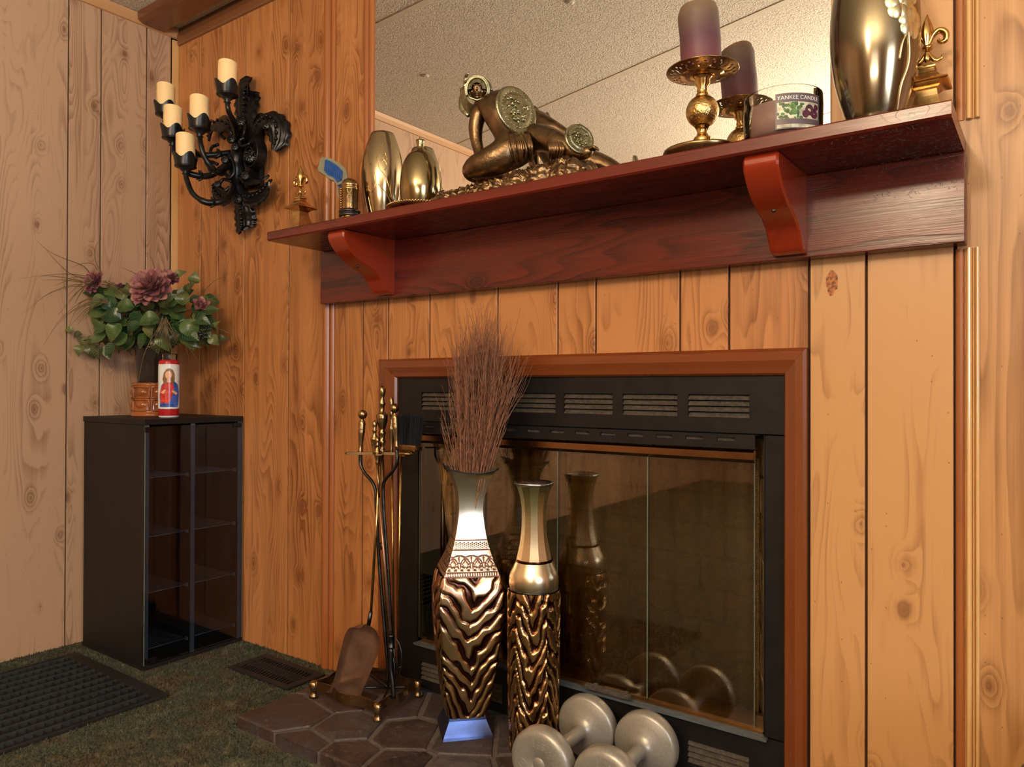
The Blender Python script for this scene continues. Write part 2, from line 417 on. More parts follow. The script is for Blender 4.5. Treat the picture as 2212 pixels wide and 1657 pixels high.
t = NT('mirror_silver'); t.set((.93, .92, .90), 0.0, 1.0); M['mirror'] = t.m
# purple pillar candle: greyer towards the burnt top
t = NT('purple_wax'); P = t.n('TexCoord').outputs['Object']; z = t.n('SeparateXYZ', {0: P}).outputs[2]
c = t.ramp(t.math('MULTIPLY_ADD', t.noise(P, 60, 3), .03, z), [(.02, (.17, .048, .062)), (.08, (.10, .042, .060)), (.12, (.125, .078, .062)), (.15, (.17, .120, .068))])
t.set(c, .45, 0., Subsurface_Weight=.1); M['purple'] = t.m
M['purple_flat'] = plain('mauve_wax', (.26, .165, .15), .5, vary=.06)
# tiger relief: recess colour / raised colour read from a mesh attribute
def relief_mat(name, hi, lo, hi2):
    t = NT(name); a = t.n('Attribute', attribute_name='relief'); f = a.outputs['Fac']
    P = t.n('TexCoord').outputs['Object']; z = t.n('SeparateXYZ', {0: P}).outputs[2]
    top = t.mix(t.sstep(z, .2, .42), hi, hi2)
    t.set(t.mix(t.sstep(f, .30, .62), lo, top), t.math('MULTIPLY_ADD', t.noise(P, 300, 2), .1, .17), 1.); return t.m
M['tiger'] = relief_mat('tiger_relief', (.60, .42, .20), (.075, .030, .022), (.78, .52, .34))
M['tiger_b'] = relief_mat('tiger_relief_dark', (.50, .30, .13), (.075, .026, .016), (.55, .34, .15))
def band_mat():
    t = NT('etched_band'); a = t.n('Attribute', attribute_name='relief').outputs['Fac']
    t.set(t.mix(t.sstep(a, .35, .65), (.16, .08, .06), (.74, .62, .50)), .3, 1.); return t.m
M['band'] = band_mat()
def neck_mat(name, lo, hi, z0, z1):
    t = NT(name); P = t.n('TexCoord').outputs['Object']; z = t.n('SeparateXYZ', {0: P}).outputs[2]
    t.set(t.mix(t.sstep(z, z0, z1), lo, hi), .27, 1.); return t.m
M['neck_a'] = neck_mat('champagne_neck', (.90, .86, .74), (.66, .66, .52), .56, .68)
M['neck_b'] = neck_mat('olive_gold_neck', (.86, .74, .50), (.58, .54, .30), .50, .66)
# engraved gold vases
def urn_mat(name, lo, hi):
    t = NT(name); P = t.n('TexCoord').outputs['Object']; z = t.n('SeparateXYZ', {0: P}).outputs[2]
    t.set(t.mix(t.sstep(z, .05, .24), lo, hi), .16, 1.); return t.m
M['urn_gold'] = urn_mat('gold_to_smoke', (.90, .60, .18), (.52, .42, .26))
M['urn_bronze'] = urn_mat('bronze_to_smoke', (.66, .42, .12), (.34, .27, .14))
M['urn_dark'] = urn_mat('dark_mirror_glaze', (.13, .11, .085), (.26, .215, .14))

# ================================================================== the room
H = 2.305
XR, YB = 5.7, -5.5          # right and rear walls
def wall_planks(parent, axis, edges, z0, z1, mat, gap=.0052, skip=None, z0s=None):
    for i, (a, b) in enumerate(zip(edges, edges[1:])):
        lo = z0s.get(i, z0) if z0s else z0
        m = MB(); g = gap/2; d = .0010
        # plank with eased long edges
        if axis == 'x': prof = [(a+g, .012), (a+g, d), (a+g+d, 0), (b-g-d, 0), (b-g, d), (b-g, .012)]
        else: prof = [(a+g, -.012), (a+g, -d), (a+g+d, 0), (b-g-d, 0), (b-g, -d), (b-g, -.012)]
        if axis == 'x': m.prism(prof, lo, z1, lambda u, v, w_: (u, v, w_))
        else: m.prism(prof, lo, z1, lambda u, v, w_: (v, u, w_))
        c = ((a+b)/2, 0, lo) if axis == 'x' else (0, (a+b)/2, lo)
        o = recentre(m.build('plank', mat), c); attach(o, parent)

# left wall
wl = struct(MB().box((-.10, YB, -.05), (-.0115, .10, H+.05)).build('wall_left', M['groove']))
ys = [YB, -4.9, -4.5, -4.1, -3.75, -3.3, -2.9, -2.6, -2.2, -1.85, -1.4, -1.05, -.86, -.402, -.291, -.124, -.027]
wall_planks(wl, 'y', ys, 0, H, M['wall_a'])
# back wall (corner, fireplace chase and the strip to the right of it)
wb = MB()
wb.box((-.10, .0115, -.05), (1.213, .10, H+.05)); wb.box((2.331, .0115, -.05), (XR+.1, .10, H+.05)); wb.box((1.213, .0115, .925), (2.331, .10, H+.05))
wb = struct(wb.build('wall_back', M['groove']))
wall_planks(wb, 'x', [.001, .163, .280, .443, .693, .872], 0, H, M['wall_b'])
wall_planks(wb, 'x', [.925, 1.057, 1.167], 0, H, M['wall_b'])
wall_planks(wb, 'x', [1.167, 1.334, 1.579, 1.770, 1.880, 2.099, 2.213, 2.381], .95, H, M['wall_b'])
wall_planks(wb, 'x', [2.381, 2.489, 2.640], 0, H, M['wall_d'])
wall_planks(wb, 'x', [2.641, 3.12, 3.3, 3.75, 4.1, 4.6, 4.9, 5.3, XR], 0, H, M['wall_d'])
wr = struct(MB().box((XR, YB, -.05), (XR+.1, .1, H+.05)).build('wall_right', M['wall_a']))
wf = struct(MB().box((-.1, YB-.1, -.05), (XR+.1, YB, H+.05)).build('wall_front', M['wall_a']))
fl = struct(MB().box((-.1, YB-.1, -.06), (XR+.1, .1, 0)).build('floor', M['carpet']))
ce = struct(MB().box((-.1, YB-.1, H), (XR+.1, .1, H+.06)).build('ceiling', M['ceiling']))
# ceiling seams (thin battens running slightly askew) and rosette buttons
for k in range(-2, 5):
    m = MB(); y0 = -1.712-k*1.22
    p = [(-.0, y0+.017), (5.7, y0+.017+.27*5.7), (5.7, y0-.017+.27*5.7), (0, y0-.017)]
    p = [(x, max(YB, min(-.01, y))) for x, y in p]
    if abs(p[0][1]-p[1][1]) < .02: continue
    o = m.prism(p, H-.0025, H+.002).build('seam_strip', M['seam'], ce)
for k in range(-1, 3):
    for q in range(6):
        x = .512+q*.86; y = -.886+.195*q*.86 - k*1.22
        if y > -.2 or y < YB: continue
        MB().lathe([(.016, 0), (.016, -.003), (.009, -.007), (.004, -.007), (.0001, -.004)], 14, (x, y, H)).build('rosette', M['ceiling'], ce)

# torn resin scar on one plank under the mantel
q = []; c_ = Vector((2.425, -.0003, 1.118))
for k in range(14): a = 2*PI*k/14; rr = 1+.35*noise.noise((k*1.7, 2, 0)); q.append((c_.x+.0115*rr*math.cos(a), -.0004, c_.z+.027*rr*math.sin(a)))
M['scar'] = plain('resin_scar', (.42, .12, .02), .35, vary=.5, scale=160)
MB().add(q, [tuple(range(14))]).build('resin_scar', M['scar'], wb, fix=False)

# mouldings
def half_round(x0, x1, z0, z1, y, prot, n=8):
    c = (x0+x1)/2; r = (x1-x0)/2
    return [(c - r*math.cos(PI*k/n), y - prot*math.sin(PI*k/n)) for k in range(n+1)]
def vmould(name, profs, z0, z1, mat):
    m = MB()
    for pr in profs: m.prism(pr, z0, z1)
    return struct(m.build(name, mat))
# corner strip on the left wall
o = struct(MB().bbox((-.001, -.026, 0), (.008, 0, H-.045), .002).build('trim_1', M['batten_light']))
# crown on left wall / crown on back wall / ceiling beam
m = MB(); m.prism([(0, H-.002), (.022, H-.002), (.018, H-.018), (.008, H-.035), (0, H-.037)], YB, -.0, lambda u, v, w_: (u, w_, v))
struct(m.build('trim_2', M['crown_y']))
m = MB(); m.prism([(0, H-.001), (-.010, H-.001), (-.012, H-.02), (-.009, H-.055), (-.007, H-.062), (0, H-.064)], .010, 1.10, lambda u, v, w_: (w_, u, v))
struct(m.build('trim_3', M['crown']))
m = MB()
m.prism([(-.066, H), (-.066, H-.028), (-.074, H-.038), (-.155, H-.038), (-.172, H-.028), (-.174, H)], .024, XR, lambda u, v, w_: (w_, u, v))
struct(m.build('trim_4', M['beam']))
# vertical battens left of the mantel (lower and upper run)
P1 = half_round(.872, .903, 0, 0, .004, .016); P2 = half_round(.905, .925, 0, 0, .004, .010)
vmould('trim_5', [P1, P2], 0, H-.06, M['batten'])
# trim beside the mirror
vmould('trim_6', [half_round(1.058, 1.084, 0, 0, .002, .010), half_round(1.084, 1.111, 0, 0, .002, .016)], 1.361, H, M['batten'])
# right corner strips: dark recess strip, then the two polished beads, cut around the mantel
for i, (a, b) in enumerate(((0, 1.163), (1.400, H))):
    vmould('trim_%d' % (7+2*i), [half_round(2.641, 2.657, 0, 0, .003, .006)], a, b, M['batten'])
    vmould('trim_%d' % (8+2*i), [half_round(2.657, 2.668, 0, 0, .002, .013), half_round(2.668, 2.672, 0, 0, .002, .006), half_round(2.672, 2.680, 0, 0, .002, .012)], a, b, M['batten_light'])
# window with blinds on the right wall (lights the room)
wn = struct(MB().box((5.66, -3.42, .66), (5.70, -3.36, 2.04)).box((5.66, -1.84, .66), (5.70, -1.78, 2.04)).box((5.66, -3.42, 2.0), (5.70, -1.78, 2.04)).box((5.64, -3.42, .64), (5.70, -1.78, .68)).build('window_1', M['white']))
sl = MB().box((5.555, -3.36, -.002), (5.585, -1.84, .002), Matrix.Rotation(.0, 3, 'Y')).build('slat', M['white'])
recentre(sl, (5.57, -2.6, 0)); sl.location.z = .75; attach(sl, wn)
for k in range(1, 9):
    c = dup(sl); c.location = world_of(wn).inverted() @ Vector((5.57, -2.6, .75+k*.15))

# carpet pile: short tufts over the visible floor
m = MB(); V = []; Fc = []
for i in range(42000):
    x = rnd.random()*1.75; y = -rnd.random()*1.05
    if x > 1.03 and y > -.44: continue
    if x < .452 and y > -.37: continue
    if .64 < x < .95 and -.19 < y < -.05: continue
    if .135 < x < .69 and y < -.42: continue
    h = .004+rnd.random()*.006; a = rnd.random()*6.28; wd = .0022; lx = rnd.uniform(-.005, .005); ly = rnd.uniform(-.005, .005)
    b = len(V); V += [(x-wd*math.cos(a), y-wd*math.sin(a), 0), (x+wd*math.cos(a), y+wd*math.sin(a), 0), (x+lx, y+ly, h)]; Fc.append((b, b+1, b+2))
m.add(V, Fc); o = m.build('carpet_pile', M['carpet'], fl, fix=False); o['kind'] = 'stuff'

# ================================================================== mirror
mr = MB().bbox((1.111, -.006, 1.362), (2.425, -.0005, 2.28), .0015).build('wall_mirror', M['mirror'])
tag(recentre(mr, (1.768, 0, 1.362)), 'large frameless mirror on the wall behind the mantel ornaments', 'mirror')

# ================================================================== mantel
mt = thing('mantel_shelf', 'long dark red stained wooden mantel shelf above the fireplace', 'shelf', (1.78, 0, 1.168))
MB().bbox((.904, -.040, 1.168), (2.660, -.0005, 1.333), .002).build('back_board', M['mantel'], mt)
# shelf board, front edge rounded underneath
pr = [(-.0006, 1.333), (-.246, 1.333), (-.250, 1.337), (-.250, 1.357), (-.247, 1.360), (-.0006, 1.360)]
m = MB(); m.prism(pr, .919, 2.658, lambda u, v, w_: (w_, u, v)); m.build('shelf_board', M['mantel'], mt)
def bracket(x):
    ctl = [(-.232, 1.333), (-.236, 1.322), (-.232, 1.305), (-.205, 1.275), (-.165, 1.250), (-.125, 1.234), (-.098, 1.218), (-.080, 1.197), (-.066, 1.180), (-.050, 1.175)]
    curve = [(p.x, p.y) for p in catmull([(a, b, 0) for a, b in ctl], 5)]
    poly = [(-.0405, 1.333)] + curve + [(-.0405, 1.175)]
    n = len(poly)
    # chamfered prism: inset rings on both faces
    def inset(d):
        c = Vector((-.105, 1.285)); out = []
        for (a, b) in poly:
            v = Vector((a, b)); dd = (c-v); out.append(tuple(v + dd.normalized()*d) if 0 < poly.index((a, b)) < n-1 else (a, b))
        return out
    q = inset(.004); m = MB(); rings = [(q, x), (poly, x+.004), (poly, x+.061), (q, x+.065)]
    vs_ = [(xx, a, b) for pl, xx in rings for a, b in pl]
    fs = [(k*n+i, k*n+(i+1) % n, (k+1)*n+(i+1) % n, (k+1)*n+i) for k in range(3) for i in range(n)]
    fs += [tuple(range(n-1, -1, -1)), tuple(range(3*n, 4*n))]
    m.add(vs_, fs); o = m.build('bracket', M['bracket'], mt)
    for zz in (1.245,):
        yy = interp([(a[1], a[0]) for a in sorted(((b, c) for b, c in [(p[0], p[1]) for p in ctl]), key=lambda s_: s_[1])], zz)
        MB().lathe([(.0045, 0), (.0045, .002), (.002, .003)], 10, (x+.033, yy-.001, zz), Matrix.Rotation(PI/2, 3, 'X')).build('screw', M['dark_iron'], o)
bracket(1.168); bracket(2.322)
# cobwebs and dust under the right end
m = MB()
for i in range(520):
    if i < 330: x = 2.40+.255*rnd.random()**.6; y = -.245+.2*rnd.random(); z = 1.3325-.0015*rnd.random(); p = Vector((x, y, z)); d = Vector((rnd.uniform(-1, 1), rnd.uniform(-1, 1), rnd.uniform(-.4, 0)))
    else: x = 2.42+.236*rnd.random()**.5; z = 1.333-.07*rnd.random()**1.6; p = Vector((x, -.0415, z)); d = Vector((rnd.uniform(-1, 1), rnd.uniform(-.3, 0), rnd.uniform(-1, 1)))
    d = d.normalized()*rnd.uniform(.003, .009)
    m.tube([p, p+d*.5+Vector((0, 0, -.0012)), p+d], .00022, 3)
o = m.build('cobweb', M['cobweb'], mt); o['kind'] = 'stuff'; o['label'] = 'grey cobwebs and dust under the right end of the shelf'

# ================================================================== fireplace
fp = thing('fireplace', 'black metal fireplace with louvered vents, glass doors and brown wood frame', 'fireplace', (1.77, 0, .035))
# mitred wood surround
def frame_piece(outer, inner, mat, name):
    """outer/inner: end points (x,z) along the outer and inner edges"""
    m = MB(); (o0, o1), (i0, i1) = outer, inner
    prof = [(0, 0), (0, -.016), (.12, -.021), (.45, -.021), (.72, -.015), (.92, -.012), (1, -.006), (1, .004)]
    vs_ = []
    for e in (0, 1):
        o_, i_ = (o0, i0) if e == 0 else (o1, i1)
        for s_, y in prof: vs_.append((o_[0]+(i_[0]-o_[0])*s_, y, o_[1]+(i_[1]-o_[1])*s_))
    n = len(prof); fs = [(k, k+1, n+k+1, n+k) for k in range(n-1)] + [tuple(range(n)), tuple(range(2*n-1, n-1, -1))]
    m.add(vs_, fs); return m.build(name, mat, fp)
frame_piece(((1.144, .988), (2.380, .988)), ((1.211, .932), (2.333, .932)), M['frame_wood'], 'frame_board')
frame_piece(((1.144, .0352), (1.144, .9875)), ((1.211, .0352), (1.211, .9315)), M['frame_wood_v'], 'frame_board')
frame_piece(((2.380, .0352), (2.380, .9875)), ((2.333, .0352), (2.333, .9315)), M['frame_wood_v'], 'frame_board')
# black face: panel with vent openings
X0, X1 = 1.211, 2.333
vx = [(1.304, 1.434), (1.466, 1.598), (1.624, 1.764), (1.789, 1.927), (1.954, 2.093), (2.119, 2.258)]
def panel(zlo, zhi, vz0, vz1, holes, name):
    m = MB(); y0, y1 = .0, .004
    m.box((X0, y0, zlo), (X1, y1, vz0)); m.box((X0, y0, vz1), (X1, y1, zhi))
    xs = [X0]+[q for h in holes for q in h]+[X1]
    for a, b in zip(xs[::2], xs[1::2]): m.box((a, y0, vz0), (b, y1, vz1))
    return m.build(name, M['black_paint'], fp)
up_ = panel(.807, .932, .839, .8905, vx, 'top_panel')
lo_ = panel(.0355, .163, .060, .112, vx, 'bottom_panel')
def louvers(par, z0, z1, holes, y0=.0005):
    hz = (z1-z0)/4
    for (a, b) in holes:
        for k in range(4):
            z = z0+k*hz; m = MB()
            m.prism([(y0, z+.0012), (y0+.0009, z+.0004), (y0+.009, z+hz*.82), (y0+.008, z+hz*.86)], a, b, lambda u, v, w_: (w_, u, v))
            m.build('slat', M['louver'], par)
louvers(up_, .839, .8905, vx); louvers(lo_, .060, .112, vx)
for z0, z1, par in ((.83, .90, up_), (.05, .12, lo_)): MB().box((1.25, .016, z0), (2.31, .020, z1)).build('vent_back', M['void'], par)
m = MB(); m.box((X0, 0, .163), (1.290, .004, .807)); m.build('side_panel', M['black_paint'], fp)
m = MB(); m.box((2.291, 0, .166), (X1, .004, .804)); m.box((2.289, .0, .166), (2.292, .03, .804)); m.build('side_panel', M['black_paint'], fp)
MB().box((1.290, .0, .155), (2.291, .020, .166)).box((1.285, -.012, .159), (2.298, .0, .1645)).build('bottom_rail', M['black_edge'], fp)
# slotted air deflector (hood)
m = MB(); slots = [1.33+.072*k for k in range(13)]
ya, yb = -.022, -.018
m.box((1.305, ya, .775), (2.277, yb, .7905)); m.box((1.305, ya, .7985), (2.277, yb, .805))
xs = [1.305]+[q for s_ in slots for q in (s_, s_+.040)]+[2.277]
for a, b in zip(xs[::2], xs[1::2]): m.box((a, ya, .7905), (b, yb, .7985))
m.box((1.305, yb, .803), (2.277, .0, .805)); m.box((1.305, yb, .775), (2.277, .0, .777))
m.build('hood', M['black_paint'], fp)
m = MB(); m.box((1.31, -.014, .7905), (2.27, -.011, .7985)); m.build('hood_dust', M['louver'], fp)
m = MB(); m.prism([(-.012, .771), (-.016, .767), (-.016, .752), (-.004, .744), (.0, .744), (.0, .771)], 1.295, 2.272, lambda u, v, w_: (w_, u, v)); m.build('top_rail', M['bronze_strip'], fp)
# glass doors
gx = [1.297, 1.5385, 1.772, 2.020, 2.270]
for a, b in zip(gx, gx[1:]):
    o = MB().box((a+.0012, -.001, .180), (b-.0012, .003, .748)).build('glass_pane', M['pane'], fp)
    MB().box((a+.0002, -.0014, .180), (a+.0012, .0034, .748)).box((b-.0012, -.0014, .180), (b-.0002, .0034, .748)).build('pane_edge', M['edge_glass'], o)
m = MB(); m.box((1.297, .008, .193), (2.285, .022, .203)); m.box((1.297, .006, .166), (2.285, .024, .170)); m.box((1.297, .012, .168), (2.285, .02, .195)); m.build('door_rail', M['brass_rail'], fp)
m = MB(); m.bbox((1.866, -.028, .176), (1.986, -.014, .186), .0015); m.box((1.88, -.016, .178), (1.89, -.001, .184)); m.box((1.962, -.016, .178), (1.972, -.001, .184)); o = m.build('handle', M['louver'], fp); o['label'] = 'dusty pinkish grey bar handle'
# firebox with flared brick walls
fb = MB(); b0, b1 = (1.290, .026), (1.40, .42); c0, c1 = (2.292, .026), (2.13, .42)
fb.box((1.2, .46, .14), (2.4, .50, .82)); fb.box((1.2, .0265, .135), (2.4, .46, .165)); fb.box((1.2, .03, .79), (2.4, .46, .83))
fb.box((1.19, .03, .14), (1.215, .46, .83)); fb.box((2.33, .03, .14), (2.40, .46, .83))
fb.build('firebox', M['void'], fp)
def brick_wall(p0, p1, z0, z1, inward, nl, rows, name):
    p0 = Vector((*p0, 0)); p1 = Vector((*p1, 0)); d = (p1-p0); L = d.length; d.normalize(); nrm = Vector((-d.y, d.x, 0))
    if nrm.dot(Vector((*inward, 0))) < 0: nrm = -nrm
    base = MB().add([p0+Vector((0, 0, z0)), p1+Vector((0, 0, z0)), p1+Vector((0, 0, z1)), p0+Vector((0, 0, z1)),
                     p0-nrm*.012+Vector((0, 0, z0)), p1-nrm*.012+Vector((0, 0, z0)), p1-nrm*.012+Vector((0, 0, z1)), p0-nrm*.012+Vector((0, 0, z1))],
                    [(0,1,2,3),(7,6,5,4),(0,4,5,1),(1,5,6,2),(2,6,7,3),(3,7,4,0)]).build(name, M['brick_joint'], fp)
    hz = (z1-z0)/rows; bl = L/nl
    for r in range(rows):
        xs = [0]+[min(L, max(0, (k+(.5 if r % 2 else 0))*bl)) for k in range(0, nl+1)]+[L]; xs = sorted(set(round(q, 4) for q in xs))
        for a, b in zip(xs, xs[1:]):
            if b-a < .02: continue
            za, zb = z0+r*hz+.004, z0+(r+1)*hz-.004; q = []
            e = .006+rnd.random()*.002
            for (s_, t_, h_) in ((a+.004, za, 0), (b-.004, za, 0), (b-.004, zb, 0), (a+.004, zb, 0), (a+.006, za+.002, e), (b-.006, za+.002, e), (b-.006, zb-.002, e), (a+.006, zb-.002, e)):
                q.append(p0+d*s_+nrm*h_+Vector((0, 0, t_)))
            MB().add(q, [(0,3,2,1),(4,5,6,7),(0,1,5,4),(1,2,6,5),(2,3,7,6),(3,0,4,7)]).build('brick', M['brick'], base)
brick_wall(b0, b1, .166, .79, (1, 0), 2, 7, 'left_liner')
brick_wall(c0, c1, .166, .79, (-1, 0), 2, 7, 'right_liner')
brick_wall((1.40, .42), (2.13, .42), .166, .79, (0, -1), 5, 7, 'rear_liner')
# mesh spark screen (fine wire net) hanging behind the doors
t = NT('wire_screen'); P = t.n('NewGeometry').outputs['Position']; sp = t.n('SeparateXYZ', {0: P})
a = t.math('ABSOLUTE', t.math('SINE', t.math('MULTIPLY', t.math('ADD', sp.outputs[0], sp.outputs[2]), 620.)))
b = t.math('ABSOLUTE', t.math('SINE', t.math('MULTIPLY', t.math('SUBTRACT', sp.outputs[0], sp.outputs[2]), 620.)))
wire = t.math('GREATER_THAN', t.math('MAXIMUM', a, b), .66)
bs = t.n('BsdfPrincipled', {'Base Color': (.13, .085, .035, 1), 'Roughness': .5, 'Metallic': .3}); tr = t.n('BsdfTransparent')
mx = t.n('MixShader', {0: wire, 1: tr.outputs[0], 2: bs.outputs[0]}); t.t.links.new(mx.outputs[0], t.o.inputs[0]); M['screen'] = t.m
for a, b in ((1.40, 1.775), (1.785, 2.268)):
    n = 90
    MB().grid(n, 2, lambda i, j: (a+(b-a)*i/(n-1), .040+.006*math.sin(i*.55)+.003*math.sin(i*.17), .19+.56*j)).build('spark_screen', M['screen'], fp, fix=False)
# grate logs lying in the firebox
for k, (x0, y0, x1, y1, z, r) in enumerate(((1.62, .22, 2.02, .26, .215, .035), (1.66, .31, 1.98, .27, .283, .029))):
    pts = [Vector((x0+(x1-x0)*i/10, y0+(y1-y0)*i/10, z+.004*math.sin(i*1.3))) for i in range(11)]
    lg = MB().tube(pts, [r*(1+.12*math.sin(i*2.1)) for i in range(11)], 12).build('fire_log', M['twig'])
    tag(recentre(lg, (x0, y0, z)), ['charred log lying low in the firebox behind the glass', 'upper charred log resting on another log in the firebox'][k], 'log', 'logs in the firebox')

# ================================================================== hearth
hx0, hx1, hy0, hy1, hz = 1.040, 2.69, -.425, -.001, .035
he = thing('hearth', 'low raised hearth slab of irregular dark slate flagstones', 'hearth', (1.8, -.2, 0))
m = MB(); m.prism([(hx0+.006, hy0+.02), (hx0+.03, hy0+.004), (hx1, hy0+.004), (hx1, hy1), (hx0+.006, hy1)], 0.0, hz-.005); m.build('mortar_bed', M['mortar'], he)
seeds = [(1.075, -.10), (1.16, -.33), (1.19, -.17), (1.325, -.295), (1.34, -.12), (1.30, -.43), (1.43, -.40), (1.47, -.23), (1.20, -.03), (1.45, -.05),
         (1.56, -.37), (1.60, -.16), (1.70, -.32), (1.73, -.07), (1.84, -.37), (1.84, -.18), (1.93, -.04), (1.99, -.30), (2.08, -.13), (2.14, -.38), (2.25, -.22), (2.28, -.05),
         (2.34, -.36), (2.46, -.14), (2.52, -.34), (2.62, -.20), (2.66, -.06)]
def clip(poly, p, nv):
    out = []
    for i in range(len(poly)):
        a, b = poly[i], poly[(i+1) % len(poly)]; da = (a-p).dot(nv); db = (b-p).dot(nv)
        if da <= 0: out.append(a)
        if (da < 0 < db) or (db < 0 < da): out.append(a+(b-a)*(da/(da-db)))
    return out
for i, s_ in enumerate(seeds):
    s_ = Vector(s_); poly = [Vector(q) for q in ((hx0, hy0), (hx1, hy0), (hx1, hy1), (hx0, hy1))]
    for j, t_ in enumerate(seeds):
        if i == j: continue
        t_ = Vector(t_); nv = (t_-s_).normalized(); poly = clip(poly, (s_+t_)/2-nv*.0045, nv)
        if len(poly) < 3: break
    if len(poly) < 3: continue
    # subdivide the outline and roughen it
    ring = []
    for k in range(len(poly)):
        a, b = poly[k], poly[(k+1) % len(poly)]; nseg = max(1, int((b-a).length/.03))
        for q in range(nseg):
            p = a+(b-a)*q/nseg; nz = noise.noise((p.x*40, p.y*40, i)); c = s_-p
            p = p + c.normalized()*(.0022+.003*nz) if c.length > .02 else p
            ring.append(p)
    n = len(ring); zt = hz+rnd.uniform(-.0015, .002); vs_ = []
    lev = [(0, .004), (0, zt-.005), (.003, zt-.001), (.009, zt)]
    for ins, zz in lev:
        for p in ring:
            c = (s_-p); q = p + c.normalized()*min(ins, c.length*.5); vs_.append((q.x, q.y, zz+.0006*noise.noise((q.x*60, q.y*60, 0))))
    vs_.append((s_.x, s_.y, zt))
    fs = [(k*n+a, k*n+(a+1) % n, (k+1)*n+(a+1) % n, (k+1)*n+a) for k in range(3) for a in range(n)]
    fs += [(3*n+a, 3*n+(a+1) % n, 4*n) for a in range(n)]
    MB().add(vs_, fs, False).build('flagstone', M['stone'], he)

# ================================================================== cabinet
cb = thing('media_cabinet', 'tall narrow black cabinet with smoked glass door in the corner', 'cabinet', (.245, -.185, 0))
cx0, cx1, cy0, cy1, ch = .042, .446, -.362, -.010, .80
MB().bbox((cx0-.002, cy0-.003, ch-.018), (cx1+.006, cy1+.002, ch), .001).build('top_panel', M['black_lam'], cb)
MB().bbox((cx0, cy0, .014), (cx1, cy0+.016, ch-.0185), .0008).build('side_panel', M['black_lam'], cb)
MB().bbox((cx0, cy1-.016, .014), (cx1, cy1, ch-.0185), .0008).build('side_panel', M['black_lam'], cb)
MB().bbox((cx0-.002, cy0-.003, .001), (cx1+.006, cy1+.002, .0138), .001).build('base_panel', M['black_lam'], cb)
MB().box((cx0, cy0+.0165, .0142), (cx0+.005, cy1-.0165, ch-.0185)).build('back_panel', M['black_lam'], cb)
MB().bbox((cx0+.0055, -.204, .0142), (cx1-.004, -.188, ch-.0185), .0008).build('divider', M['black_lam'], cb)
for y0, y1 in ((cy0, cy0+.016), (-.204, -.188), (cy1-.016, cy1)):
    MB().box((cx1, y0+.0006, .0145), (cx1+.0006, y1-.0006, ch-.019)).build('edge_band', M['black_edge'], cb)
M['wire'] = plain('clear_shelf', (.13, .14, .15), .3)
for zz in (.61, .42, .24, .06):
    for y0, y1 in ((cy0+.0165, -.2045), (-.1875, cy1-.0165)):
        m = MB(); x0, x1 = cx0+.03, cx1-.016
        m.tube([(x0, y0, zz), (x0, y1, zz)], .0014, 5); m.tube([(x1, y0, zz), (x1, y1, zz)], .0014, 5)
        for k in range(15):
            yy = y0+.008+(y1-y0-.016)*k/14; m.tube([(x0, yy, zz+.001), (x1, yy, zz+.001)], .0006, 4)
        for xx in (x0, x1):
            m.box((xx-.006, y0, zz-.006), (xx+.006, y0+.005, zz+.005)); m.box((xx-.006, y1-.005, zz-.006), (xx+.006, y1, zz+.005))
        m.build('wire_shelf', M['wire'], cb)
dr = MB().box((cx1+.0015, cy0+.001, .018), (cx1+.0050, cy1-.001, ch-.024)).build('glass_door', M['cab_pane'], cb)
MB().box((cx1+.0013, cy0+.0002, .018), (cx1+.0052, cy0+.001, ch-.024)).box((cx1+.0013, cy1-.001, .018), (cx1+.0052, cy1-.0002, ch-.024)).build('door_edge', M['edge_glass'], dr)
for y0, z0, dy in ((cy0-.002, ch-.043, .014), (cy1-.036, ch-.040, .028), (cy0+.004, .018, .034)):
    MB().bbox((cx1-.002, y0, z0), (cx1+.010, y0+dy, z0+.018), .0015).build('hinge', M['iron'], dr)

# ================================================================== floor grate and register
fg = thing('floor_grate', 'large black egg-crate floor return grate set in the carpet', 'grate', (.41, -.75, 0))
gx0, gx1, gy0, gy1 = .140, .690, -1.06, -.463
MB().box((gx0-.01, gy0, .0005), (gx1+.01, gy1, .0015)).build('duct_void', M['void'], fg)
m = MB(); m.bbox((gx0-.012, gy1, .001), (gx1+.012, gy1+.042, .011), .002); m.bbox((gx0-.012, gy0, .001), (gx0, gy1, .013), .002); m.bbox((gx1, gy0, .001), (gx1+.010, gy1, .010), .002); m.build('grate_frame', M['black_matte'], fg)
nb = 12
for k in range(nb):
    x = gx0+(gx1-gx0)*(k+.5)/nb
    MB().box((x-.0012, gy0, .002), (x+.0012, gy1-.0005, .016)).build('slat', M['grate_glint'], fg)
for k in range(27):
    y = gy1-.012-k*.0222
    MB().box((gx0+.0005, y-.0007, .002), (gx1-.0005, y+.0007, .0125)).build('cross_slat', M['black_matte'], fg)
rg = thing('floor_register', 'small black slotted floor register beside the orange wall', 'register', (.79, -.12, 0))
x0, x1, y0, y1 = .645, .945, -.192, -.048
MB().box((x0+.005, y0+.005, .0005), (x1-.005, y1-.005, .0015)).build('duct_void', M['void'], rg)
m = MB()
m.bbox((x0, y0, .001), (x1, y0+.022, .008), .002); m.bbox((x0, y1-.022, .001), (x1, y1, .008), .002)
m.bbox((x0, y0+.022, .001), (x0+.026, y1-.022, .008), .002); m.bbox((x1-.026, y0+.022, .001), (x1, y1-.022, .008), .002)
for k in (1, 2): yy = y0+.022+(y1-y0-.044)*k/3; m.box((x0+.02, yy-.002, .002), (x1-.02, yy+.002, .0078))
m.build('register_frame', M['black_matte'], rg)
rows_ = 3
